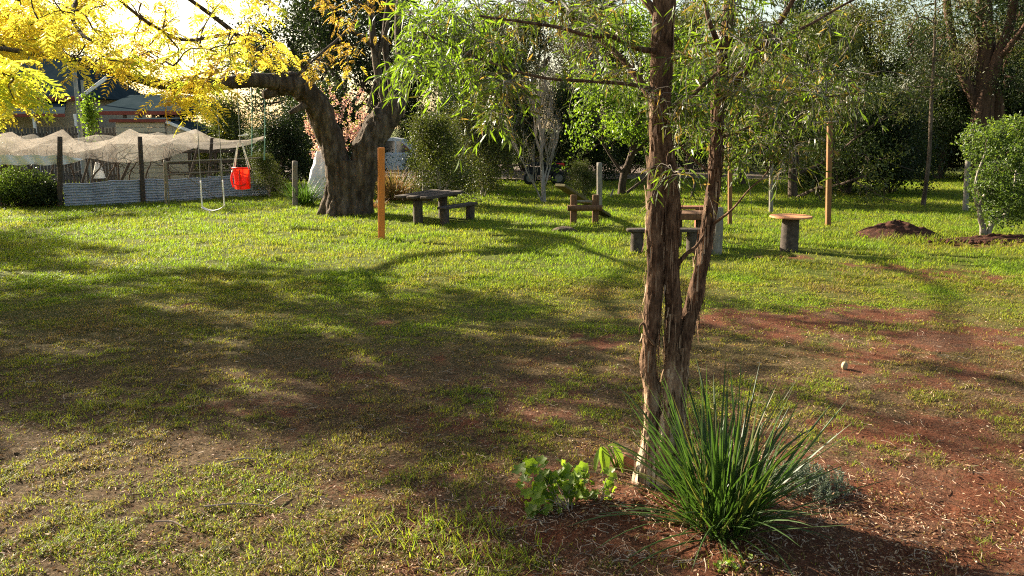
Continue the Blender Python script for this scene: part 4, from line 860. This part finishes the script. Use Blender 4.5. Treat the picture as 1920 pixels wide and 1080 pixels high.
# ------------------------------------------------------------------ swings
def hang(pt, y0=0):  # straight up from pt to limb height
    return pt
d = 21.4; z0 = P(398, 392, d)[2]
t = Thing('strap_swing', 'white strap swing hanging low from two long chains, left of the red one', 'swing', P(400, 392, d))
a, b = P(379, 388, d - .15), P(421, 386, d + .15)
mb = MB()
def seat(u, v):
    s = u * 2 - 1; c = a[None, None] * (1 - u[..., None]) + b[None, None] * u[..., None]; w = (v - .5) * .17; return c + np.stack([0 * u, w, -.10 * (1 - s * s) + .012 * np.sin(v * 3.14)], -1)
grid_mesh(mb, seat, 20, 5); grid_mesh(mb, lambda u, v: seat(u, v) - V(0, 0, .014), 20, 5); t.part('seat', mb, M['white'])
for q in (a, b):
    up = V(q[0] + (.03 if q is b else 0), d, 4.35); s1 = q + (up - q) * ((P(380, 338, d)[2] - q[2]) / (up[2] - q[2])); mb = MB(); log(mb, q, s1, .019, .017, 8, 0); t.part('sleeve', mb, M['white'], smooth=True)
    mb = MB(); log(mb, s1, up, .009, .009, 5, 0); t.part('chain', mb, M['darkrope'])
d = 21.8; c = P(453, 335, d); t = Thing('baby_swing', 'bright red plastic baby swing seat on pale ropes under the limb', 'swing', c)
mb = MB(); w, h = .215, .27
def shell(u, v, off=0.0):
    s = u * 2 - 1; q = v  # back rises, bucket front
    x = (w - off) * np.sign(s) * np.abs(s) ** .8 * (1 - .10 * (1 - q)); z = -h + 2 * h * q; cut = .10 * (1 - s * s) ** .5 ; y = (-.15 + off) * (1 - s * s) ** .5 * (1 - .25 * q); return c + np.stack([x, y + .02, z + off * .3 * (q < .1)], -1)
e = 2.6
grid_mesh(mb, lambda u, v: shell(u, v) * V(1, 1, 1) + np.stack([-(shell(u, v)[..., 0] - c[0]) * .28 * (1 - v) ** 4, 0 * u, 0 * u], -1), 24, 12)
grid_mesh(mb, lambda u, v: c + np.stack([w * (u * 2 - 1) * (1 - .10 * (1 - v)), .17 * np.sqrt(np.clip(1 - (u * 2 - 1) ** 2, 0, 1)) + .02 + 0 * v, -h + 2 * h * v * .9], -1), 24, 12)
grid_mesh(mb, lambda u, v: c + np.stack([w * .9 * (u * 2 - 1), (v * 2 - 1) * .16 * np.sqrt(np.clip(1 - (u * 2 - 1) ** 2, 0, 1)) + .02, -h + .01 - .03 * (1 - (u * 2 - 1) ** 2) * (1 - (v * 2 - 1) ** 2)], -1), 24, 8)
seat_o = t.part('seat', mb, M['red'], smooth=True)
for s in (-1, 1):
    mb = MB(); tube(mb, [c + V(s * w, -.02, h * .8), c + V(s * w * 1.08, -.1, 0), c + V(s * w, -.05, -h * .8)], [.02, .028, .02], 8, 10); t.part('armrest', mb, M['red'], smooth=True)
mb = MB(); tube(mb, [c + V(0, -.165, -h), c + V(0, -.17, 0), c + V(0, -.135, h * .9)], [.018, .02, .018], 8, 8); t.part('front_bar', mb, M['red'], smooth=True)
mb = MB(); box(mb, c + V(0, -.135, .06), (.02, .05, .22), bev=.004); t.part('slot_shade', mb, M['rubber'])  # solid black strip stands in for the shade inside a groove of the seat
mb = MB(); tube(mb, [c + V(-.15, -.14, -.13), c + V(0, -.165, -.17), c + V(.15, -.14, -.13)], [.02, .024, .02], 8, 12); t.part('lap_rim', mb, M['red'], smooth=True)
mb = MB(); tube(mb, [c + V(-w, -.03, h), c + V(0, -.15, h + .01), c + V(w, -.03, h)], [.022, .022, .022], 8, 14); tube(mb, [c + V(-w, .02, h), c + V(0, .16, h * .8), c + V(w, .02, h)], [.02, .02, .02], 8, 14); t.part('rim', mb, M['red'], smooth=True)
kn = P(450, 268, d); bar = P(450, 255, d)
for sx, sy in ((-1, -.05), (1, -.05), (1, .1), (-1, .1)):
    mb = MB(); log(mb, c + V(sx * w, sy, h * (.5 if sx < 0 else .9)), kn + V(sx * .05, sy * .3, 0), .012, .012, 6, 0); t.part('rope', mb, M['rope'])
mb = MB(); log(mb, kn, bar, .015, .015, 6, 0); log(mb, bar, V(bar[0], d, 4.5), .010, .010, 5, 0); t.part('hanging_rope', mb, M['darkrope'])
mb = MB(); log(mb, bar + V(-.04, 0, 0), bar + V(.2, 0, .02), .02, .02, 8, 0); t.part('spreader', mb, M['white'])
for px, pb, pt, lab in [(472, 292, 110, 'left of two thin green ropes hanging near the red baby swing'), (496, 300, 110, 'right of two thin green ropes hanging past the netting corner')]:
    mb = MB(); a, b = P(px, pb, 22.5), P(px - 3, pt, 22.5); tube(mb, [a, (a + b) / 2 + V(.03, 0, 0), b], [.017, .015, .015], 6, 12); single('green_rope', mb, M['greenrope'], a, lab, 'rope', 'green hanging ropes')

# ------------------------------------------------------------------ netted enclosure
E0, E1 = G(122, 390), G(506, 366)
def ew(px, t0=122, t1=506):  # point on the front line of the enclosure below photo column px
    lo, hi = -.4, 1.4
    for _ in range(40):
        mid = (lo + hi) / 2; q = E0 + (E1 - E0) * mid; xx = 960 + F * q[0] / (q[1] * CP + HC * SP)
        if xx < px: lo = mid
        else: hi = mid
    return E0 + (E1 - E0) * lo
t = Thing('corrugated_fence', 'low wall of blue-grey corrugated iron sheets along the netted enclosure', 'fence', E0)
cuts = [122, 210, 300, 395, 503]; dirv = nrm(E1 - E0); pv = V(-dirv[1], dirv[0], 0)
for k in range(4):
    a, b = ew(cuts[k] + (0 if k == 0 else -3)), ew(cuts[k + 1]); mb = MB(); top = .74 + (.03 if k % 2 else 0)
    ly = lambda u, v, o=0.: a + (b - a) * u[..., None] + pv * (.022 * np.sin(v * 2 * np.pi * 9) + .014 * (k % 2) + o)[..., None] + np.stack([0 * u, 0 * u, v * top * (1 + .02 * np.sin(u * 9 + k))], -1)
    grid_mesh(mb, lambda u, v: ly(u, v), 12, 100); grid_mesh(mb, lambda u, v: ly(u, v, .003), 12, 100); t.part('panel', mb, M['iron'], smooth=True)
EG = 'timber posts of the netted enclosure'
for px, pt, w, lab, dy in [(112, 256, 10, 'leftmost thick timber post of the netted enclosure', 0), (266, 256, 9, 'second timber post of the netted enclosure, leaning slightly', 0), (397, 258, 7, 'dark timber post at the right of the netted enclosure', .3), (170, 290, 5, 'thin post inside the netting between the first two thick posts', 1.5), (372, 272, 5, 'thin grey post inside the enclosure left of the dark one', 1.2), (245, 300, 6, 'short post inside the enclosure left of the leaning one', 1.8)]:
    B = ew(px) + pv * dy; mb = MB(); top = P(px - (4 if px == 266 else 0), pt, B[1]); log(mb, B + V(.05 if px == 266 else 0, 0, -.1), top, w * B[1] / F / 2, w * B[1] / F / 2 * .9, 10, .08); single('net_post', mb, M['darkwood'], B, lab, 'post', EG, smooth=True)
# bird netting
tx = [-60, 22, 47, 80, 118, 140, 166, 205, 244, 262, 290, 330, 367, 395, 430, 465, 498]
ty = [262, 247, 262, 258, 242, 262, 268, 262, 241, 250, 253, 252, 242, 257, 263, 262, 254]
bx = [-60, 0, 60, 118, 140, 166, 207, 250, 290, 314, 350, 394, 440, 498]
by = [309, 309, 308, 307, 305, 296, 304, 305, 302, 296, 282, 270, 268, 264]
mb = MB()
def net(u, v):
    px = -60 + u * 558; yt = np.interp(px, tx, ty); yb = np.interp(px, bx, by); out = np.zeros(u.shape + (3,))
    for i_ in range(u.shape[0]):
        E = ew(float(px[i_, 0])) + pv * .14
        for j_ in range(u.shape[1]):
            bulge = .15 * math.sin(math.pi * v[i_, j_]) + .015 * math.sin(px[i_, 0] * .11 + v[i_, j_] * 5)
            q = P(float(px[i_, 0]), float(yt[i_, j_] + (yb[i_, j_] - yt[i_, j_]) * v[i_, j_]), E[1]); out[i_, j_] = q + pv * bulge
    return out
grid_mesh(mb, net, 150, 14)
def nettop(u, v):
    px = -60 + u * 558; yt = np.interp(px, tx, ty); out = np.zeros(u.shape + (3,))
    for i_ in range(u.shape[0]):
        E = ew(float(px[i_, 0])) + pv * .14
        for j_ in range(u.shape[1]):
            q = P(float(px[i_, 0]), float(yt[i_, j_]), E[1]); vv = v[i_, j_]; q = q + pv * vv * 6; q[2] += (-.28 * math.sin(math.pi * min(1, vv * 2)) if vv < .5 else .10 * math.sin((vv - .5) * 6.28) * math.sin(px[i_, 0] * .05)) - .30 * vv + .1 * math.sin(px[i_, 0] * .07 + 1) * vv; out[i_, j_] = q
    return out
mt = MB(); grid_mesh(mt, nettop, 120, 16)
t = Thing('bird_netting', 'pale bird netting sagging between posts over the vine enclosure', 'netting', E0); t.part('front_drape', mb, M['net'], smooth=True); t.part('top_sheet', mt, M['net'], smooth=True)
# bright folded hem on the left
mb = MB()
def hem(u, v):
    out = np.zeros(u.shape + (3,))
    for i_ in range(u.shape[0]):
        px = -60 + float(u[i_, 0]) * 215; E = ew(px) + pv * .12; w = 1 if px < 120 else max(.05, 1 - (px - 120) / 38)
        for j_ in range(u.shape[1]):
            vv = float(v[i_, j_]); out[i_, j_] = P(px, 309 - (px > 118) * (px - 118) * .25 - 18 * w * vv - 1.2 * math.sin(px * .13), E[1]) + pv * .05 * math.sin(vv * 3.1 + px * .2)
    return out
grid_mesh(mb, hem, 60, 6); t.part('hem', mb, M['white'], smooth=True, label='bright bunched white hem')
# bare vines
mb = MB(); vn = []
for px in (130, 165, 195, 230, 250, 285, 310, 335, 350, 20, 60, 90):
    B = ew(px) + pv * random.uniform(.5, 2); vn.append((B, px))
for B, px in vn:
    c = spline([B, B + V(random.uniform(-.1, .1), 0, .8), B + V(random.uniform(-.3, .3), 0, 1.3), B + V(random.uniform(-.5, .5), 0, 1.9)], 10); tube(mb, c, np.linspace(.035, .015, 10), 6)
    for k in range(16):
        s = c[random.randrange(4, 10)]; tp = s + rng.normal(0, 1, 3) * V(.5, .3, .35); tube(mb, spline([s, (s + tp) / 2 + rng.normal(0, .1, 3), tp], 7), np.linspace(.011, .004, 7), 4)
single('grape_vine', mb, M['darkbark'], vn[0][0], 'bare tangled vine stems under the bird netting', 'vine')
# rails behind, right part
t = Thing('rail_fence', 'dark horizontal rail fence behind the right end of the netting', 'fence', ew(400) + pv * 3)
for z in (.75, 1.15, 1.55): mb = MB(); beam(mb, ew(380) + pv * 3 + V(0, 0, z), ew(530) + pv * 3 + V(0, 0, z - .03), .05, .12); t.part('rail', mb, M['darkwood'])
for px in (385, 430, 480, 525): mb = MB(); q = ew(px) + pv * 3.08; box(mb, q + V(0, 0, .85), (.1, .1, 1.75)); t.part('post', mb, M['darkwood'])
B = ew(215) + pv * 1.2; mb = MB(); tube(mb, [B + V(0, 0, .8), B + V(0, 0, 1.0), B + V(0, 0, 1.32)], [.2, .16, .07], 20, 6); single('white_bucket', mb, M['white'], B, 'upturned white tapered bucket among the vines under the netting', 'bucket')
mb = MB(); log(mb, B + V(0, 0, -.05), B + V(0, 0, .8), .05, .05, 8); single('bucket_post', mb, M['darkwood'], B, 'short post carrying the upturned white bucket', 'post')
# tubular gate
A, C = G(318, 388), G(506, 369); dv = nrm(C - A); t = Thing('pipe_gate', 'rusty tubular farm gate in front of the corrugated iron wall', 'gate', A)
def gp(s, z): return A + (C - A) * s + V(0, 0, z)
hA = P(318, 304, A[1])[2]; mb = MB()
tube(mb, [gp(.0, .08), gp(0, hA - .15), gp(.01, hA - .04), gp(.04, hA), gp(.5, hA), gp(.96, hA), gp(.99, hA - .04), gp(1, hA - .15), gp(1, .08)], [.022] * 9, 8, 60); t.part('frame', mb, M['pipe'], smooth=True)
for z in (hA - .38,): mb = MB(); log(mb, gp(0, z), gp(1, z), .017, .017, 8, 0); t.part('rail', mb, M['pipe'])
mb = MB(); log(mb, gp(.5, .06), gp(.5, hA), .018, .018, 8, 0); t.part('upright', mb, M['pipe'])
mb = MB(); log(mb, gp(.03, hA - .1), gp(.46, .08), .014, .014, 8, 0); t.part('brace', mb, M['pipe'])
mb = MB()
for k in range(34): s = k / 33; log(mb, gp(s, .1), gp(s, hA - .02), .0025, .0025, 3, 0, m=2)
for k in range(9): z = .12 + k * (hA - .15) / 8; log(mb, gp(0, z), gp(1, z), .0025, .0025, 3, 0, m=2)
t.part('wire_mesh', mb, M['pipe'])
post('gate_post', 'thin rusty post at the left end of the tubular gate', 311, 300, 386, 5, M['pipe'], topx=309)

# ------------------------------------------------------------------ house, shed, fence
def quad_panel(mb, pts, th=.05):
    pts = np.array(pts, float); n_ = nrm(np.cross(pts[1] - pts[0], pts[-1] - pts[0])); m_ = len(pts); v = np.vstack([pts, pts - n_ * th]); i_ = np.arange(m_); j_ = (i_ + 1) % m_
    mb.add(v, [i_[None], (i_[::-1] + m_)[None], np.stack([i_, i_ + m_, j_ + m_, j_], -1)])
HY = 44.0; B = V(P(0, 200, HY)[0], HY, 0)
t = Thing('house', 'weatherboard house with blue-green roofs and red-brown fascias at far left', 'house', B)
def hp(px, py, dy=0): return P(px, py, HY + dy)
mb = MB(); x0, x1 = hp(-260, 0)[0], hp(128, 0)[0]; zt = hp(0, 183)[2]
box(mb, V((x0 + x1) / 2, HY + 4, zt / 2), (x1 - x0, 8, zt), bev=.02); wall = t.part('wall', mb, M['cream'])
mb = MB(); ridge = hp(0, 95, 4)[2]; hipx = x1 - 2.6
quad_panel(mb, [V(x0, HY - .5, zt), V(x1 + .5, HY - .5, zt), V(hipx, HY + 4, ridge), V(x0, HY + 4, ridge)], .08)
quad_panel(mb, [V(x1 + .5, HY - .5, zt), V(x1 + .5, HY + 8.5, zt), V(hipx, HY + 4, ridge)], .08)
quad_panel(mb, [V(x1 + .5, HY + 8.5, zt), V(x0, HY + 8.5, zt), V(x0, HY + 4, ridge), V(hipx, HY + 4, ridge)], .08)
t.part('roof', mb, M['roof'])
mb = MB(); box(mb, V((x0 + x1) / 2 + .2, HY - .56, zt - .06), (x1 - x0 + .9, .08, .2)); t.part('fascia', mb, M['fascia'])
mb = MB(); beam(mb, V(x1 + .5, HY - .7, zt), V(x1 + 1.9, HY - .7, zt + .95), .06, .18); t.part('barge_board', mb, M['trimwhite'])
mb = MB(); vz1, vz0 = hp(0, 191)[2], hp(0, 214, -2.5)[2]
quad_panel(mb, [V(x0, HY - 3, vz0), V(x1 + .8, HY - 3, vz0), V(x1 - .6, HY - .05, vz1), V(x0, HY - .05, vz1)], .08); t.part('verandah_roof', mb, M['roof'])
mb = MB(); box(mb, V((x0 + x1) / 2 + .4, HY - 3.06, vz0 - .06), (x1 - x0 + .9, .08, .16)); t.part('verandah_fascia', mb, M['fascia'])
for px in (-40, 40, 120): mb = MB(); q = hp(px, 0, -2.9); box(mb, V(q[0], HY - 2.9, vz0 / 2), (.12, .12, vz0)); t.part('verandah_post', mb, M['trimwhite'])
for px in (20, 80):
    mb = MB(); q = hp(px, 235); box(mb, V(q[0], HY - .03, 1.6), (1.0, .05, 1.2)); w_ = t.part('window', mb, M['trimwhite'], wall); 
    mb = MB(); box(mb, V(q[0], HY - .07, 1.6), (.86, .04, 1.05)); t.part('glass', mb, M['glass'], wall)
# carport wing
KY = 41.0; B = V(P(165, 200, KY)[0], KY, 0)
t = Thing('carport', 'open carport with wide blue-green roof and red-brown edge between house and shed', 'carport', B)
x0, x1 = P(150, 0, KY)[0], P(322, 0, KY)[0]; z0 = P(0, 209, KY)[2]; z1 = P(0, 178, KY + 4)[2]
mb = MB(); quad_panel(mb, [V(x0, KY, z0), V(x1, KY, z0), V(x1 - 1, KY + 4, z1), V(x0 + .2, KY + 4, z1)], .08); quad_panel(mb, [V(x1, KY, z0), V(x1, KY + 8, z0), V(x1 - 1, KY + 4, z1)], .08); quad_panel(mb, [V(x1, KY + 8, z0), V(x0, KY + 8, z0), V(x0 + .2, KY + 4, z1), V(x1 - 1, KY + 4, z1)], .08); t.part('roof', mb, M['roof'])
mb = MB(); box(mb, V((x0 + x1) / 2, KY - .05, z0 - .07), (x1 - x0 + .1, .08, .18)); t.part('fascia', mb, M['fascia'])
for px in (160, 215, 245, 270, 315): mb = MB(); q = P(px, 0, KY + .1); box(mb, V(q[0], KY + .1, z0 / 2 - .05), (.14, .14, z0 - .1)); t.part('post', mb, M['darkwood'])
mb = MB(); box(mb, V(P(195, 0, KY + 2)[0], KY + 2, 1.2), (2.2, .1, 2.4)); t.part('wall', mb, M['cream'])
# shed
SY = 34.0; x0, x1 = P(196, 0, SY)[0], P(290, 0, SY)[0]; z0 = P(0, 229, SY)[2]
t = Thing('shed', 'cream weatherboard shed with red-brown roof edge behind the netting', 'shed', V(x0, SY, 0))
mb = MB()
for k in range(13): zz = z0 / 13 * (k + .5); box(mb, V((x0 + x1) / 2, SY + 1.5 - .012 * 0, zz), (x1 - x0, 3, z0 / 13 - .015), bev=.012)
t.part('wall', mb, M['cream'])
mb = MB(); box(mb, V((x0 + x1) / 2 - .05, SY - .08, z0 + .05), (x1 - x0 + .3, .12, .12)); t.part('fascia', mb, M['fascia'])
mb = MB(); xr = P(345, 0, SY)[0]; zr = P(0, 249, SY)[2]; quad_panel(mb, [V(x0 - .1, SY - .1, z0 + .13), V(x1 + .1, SY - .1, z0 + .13), V(x1 + .1, SY + 3.2, z0 + .2), V(x0 - .1, SY + 3.2, z0 + .2)], .05); quad_panel(mb, [V(x1 + .1, SY, z0 + .05), V(xr, SY, zr), V(xr, SY + 3.2, zr), V(x1 + .1, SY + 3.2, z0 + .05)], .05); t.part('roof', mb, M['roof'])
mb = MB(); beam(mb, V(x1 + .08, SY - .06, z0 + .02), V(xr + .05, SY - .06, zr), .05, .12); t.part('barge_board', mb, M['trimwhite'])
mb = MB()
quad_panel(mb, [V(x1 + .02, SY + .1, 0), V(xr - .2, SY + .1, 0), V(xr - .2, SY + .1, zr + .02), V(x1 + .02, SY + .1, z0 - .05)], .08); t.part('side_wall', mb, M['cream'])
# picket fence
PY = 36.0; t = Thing('picket_fence', 'dark stained picket fence in front of the house', 'fence', P(0, 300, PY) * V(1, 1, 0)); mb = MB()
xa, xb = P(-80, 0, PY)[0], P(196, 0, PY)[0]; zt = P(0, 238, PY)[2]; x = xa
while x < xb:
    h = zt + random.uniform(-.06, .03); box(mb, V(x, PY, h / 2), (.1, .025, h), bev=.006); x += .145
t.part('pickets', mb, M['darkpaint']); mb = MB(); box(mb, V((xa + xb) / 2, PY + .05, zt - .3), (xb - xa, .05, .09)); box(mb, V((xa + xb) / 2, PY + .05, .4), (xb - xa, .05, .09)); t.part('rails', mb, M['darkpaint'])
for k, px in enumerate((150, 162)): 
    mb = MB(); q = P(px, 240, 35) * V(1, 1, 0); log(mb, q, V(q[0], 35, P(px, 130 if k == 0 else 150, 35)[2]), .09 if k == 0 else .06, .08 if k == 0 else .055, 10); single('pole', mb, M['pole'], q, ['thick grey pole left of the ivy beside the house', 'thin grey pole with ivy beside the house'][k], 'pole', 'grey poles beside the house')
q = P(170, 240, 34.5); mb = MB(); n = 900; ps = rng.normal(0, 1, (n, 3)) * V(.16, .15, .42) + q + V(0, 0, .55); leaves(mb, ps, rand_dirs(n), .11, .08, rng.random(n)); st = MB(); log(st, q * V(1, 1, 0), q + V(0, 0, .9), .03, .02, 6)
t = Thing('ivy', 'bright leafy climber growing up the thin grey pole', 'climber', q * V(1, 1, 0)); t.part('foliage', mb, M['green']); t.part('stem', st, M['darkbark'])

# ------------------------------------------------------------------ ute and quad bike
def wheel(t, c, r, w, ax=V(0, 1, 0)):
    mb = MB(); tube(mb, [c - ax * w / 2, c - ax * w * .38, c + ax * w * .38, c + ax * w / 2], [r * .9, r, r, r * .9], 28); ty_ = t.part('wheel', mb, M['rubber'], smooth=False)
    mb = MB(); tube(mb, [c - ax * (w / 2 + .01), c + ax * (w / 2 + .01)], [r * .58, r * .58], 20); t.part('rim', mb, M['alloy'], ty_)
def extr(mb, prof, y0, y1, inset=0):
    prof = np.array(prof, float); m_ = len(prof); i_ = np.arange(m_); j_ = (i_ + 1) % m_; v = np.vstack([np.stack([prof[:, 0], 0 * i_ + y0, prof[:, 1]], -1), np.stack([prof[:, 0], 0 * i_ + y1, prof[:, 1]], -1)]); mb.add(v, [i_[None], (i_[::-1] + m_)[None], np.stack([i_, i_ + m_, j_ + m_, j_], -1)])
UY = 40.5; ux = P(736, 0, UY)[0]; t = Thing('ute', 'white ute with grey tray parked behind the tan grass clump', 'ute', V(ux, UY, 0))
mb = MB(); extr(mb, [(ux - .75, .45), (ux + 2.3, .45), (ux + 2.4, .9), (ux + 2.25, 1.12), (ux + 1.05, 1.2), (ux - .75, 1.2)], UY - .88, UY + .88); t.part('body', mb, M['carpaint'])
mb = MB(); extr(mb, [(ux - .72, 1.2), (ux + 1.1, 1.2), (ux + .35, 1.86), (ux - .1, 1.93), (ux - .62, 1.9)], UY - .78, UY + .78); cab = t.part('cab', mb, M['carpaint'])
mb = MB(); extr(mb, [(ux + .12, 1.26), (ux + .86, 1.26), (ux + .33, 1.76), (ux + .12, 1.78)], UY - .795, UY - .785); t.part('window', mb, M['glass'], cab); mb = MB(); extr(mb, [(ux - .55, 1.26), (ux + .03, 1.26), (ux + .03, 1.79), (ux - .5, 1.79)], UY - .795, UY - .785); t.part('window', mb, M['glass'], cab)
mb = MB(); box(mb, V(ux - 1.85, UY, 1.02), (2.2, 1.8, .42)); t.part('tray', mb, M['tray']); mb = MB(); box(mb, V(ux - .95, UY, 1.55), (.07, 1.7, .7)); tube(mb, [V(ux - .95, UY - .8, 1.9), V(ux - .6, UY - .8, 2.02), V(ux - .2, UY - .8, 2.0)], [.03] * 3, 8, 8); t.part('headboard', mb, M['carpaint'])
for x in (-2.2, 1.6):
    for y in (-.78, .78): wheel(t, V(ux + x, UY + y, .38), .38, .24)
for y in (-.6, .6): mb = MB(); box(mb, V(ux + 2.36, UY + y, .92), (.08, .3, .16)); t.part('headlight', mb, M['alloy'])
QY = 36.3; qx = P(1022, 0, QY)[0]; t = Thing('quad_bike', 'red quad bike parked in the shade at the edge of the driveway', 'quad bike', V(qx, QY, 0))
mb = MB(); extr(mb, [(qx - .8, .62), (qx - .75, .78), (qx - .3, .72), (qx + .15, .78), (qx + .45, .92), (qx + .82, .82), (qx + .85, .68), (qx + .4, .62), (qx + .3, .4), (qx - .3, .4)], QY - .32, QY + .32); t.part('body', mb, M['rubber'])
mb = MB(); box(mb, V(qx + .62, QY, .82), (.5, .56, .2), bev=.06); t.part('cowl', mb, M['red'])
mb = MB(); box(mb, V(qx - .2, QY, .86), (.75, .3, .14), bev=.05); t.part('seat', mb, M['rubber'])
mb = MB(); tube(mb, [V(qx + .32, QY, .9), V(qx + .22, QY, 1.1)], [.03, .03], 8); tube(mb, [V(qx + .12, QY - .36, 1.1), V(qx + .22, QY, 1.12), V(qx + .12, QY + .36, 1.1)], [.018] * 3, 8, 9); t.part('handlebar', mb, M['rubber'])
for x in (-.6, .62):
    for y in (-.42, .42): wheel(t, V(qx + x, QY + y, .29), .29, .22)
mb = MB(); box(mb, V(qx - .6, QY, .84), (.45, .6, .03)); box(mb, V(qx + .62, QY, .95), (.35, .5, .03)); t.part('rack', mb, M['rubber'])

# ------------------------------------------------------------------ light
EL = 23.0; AZ = -54.0
w = bpy.data.worlds.new('World'); scn.world = w; w.use_nodes = True; nt = w.node_tree; bg = nt.nodes['Background']
sky = nt.nodes.new('ShaderNodeTexSky'); sky.sky_type = 'NISHITA'; sky.sun_disc = False; sky.sun_elevation = R(EL); sky.sun_rotation = R(AZ); sky.dust_density = 2; sky.air_density = 1.0
wm = nt.nodes.new('ShaderNodeMix'); wm.data_type = 'RGBA'; wm.blend_type = 'MULTIPLY'; wm.inputs[0].default_value = 1; wm.inputs[7].default_value = (1.05, .98, .84, 1)
nt.links.new(sky.outputs[0], wm.inputs[6]); nt.links.new(wm.outputs[2], bg.inputs[0]); bg.inputs[1].default_value = .062
sd = bpy.data.lights.new('sun', 'SUN'); sd.energy = 5.0; sd.angle = R(.6); sd.color = (1, .89, .70)
so = bpy.data.objects.new('sun', sd); COL.objects.link(so)
from mathutils import Vector
dirs = Vector((math.sin(R(AZ)) * math.cos(R(EL)), math.cos(R(AZ)) * math.cos(R(EL)), math.sin(R(EL))))
so.rotation_euler = (-dirs).to_track_quat('-Z', 'Y').to_euler()
scn.view_settings.view_transform = 'Standard'; scn.view_settings.look = 'None'; scn.view_settings.gamma = 1; scn.view_settings.exposure = 2.12
scn.cycles.pixel_filter_type = 'BLACKMAN_HARRIS'; scn.cycles.filter_width = 1.1; scn.cycles.use_denoising = False
scn.cycles.max_bounces = 6; scn.cycles.diffuse_bounces = 3; scn.cycles.transparent_max_bounces = 8; scn.cycles.caustics_reflective = False; scn.cycles.caustics_refractive = False
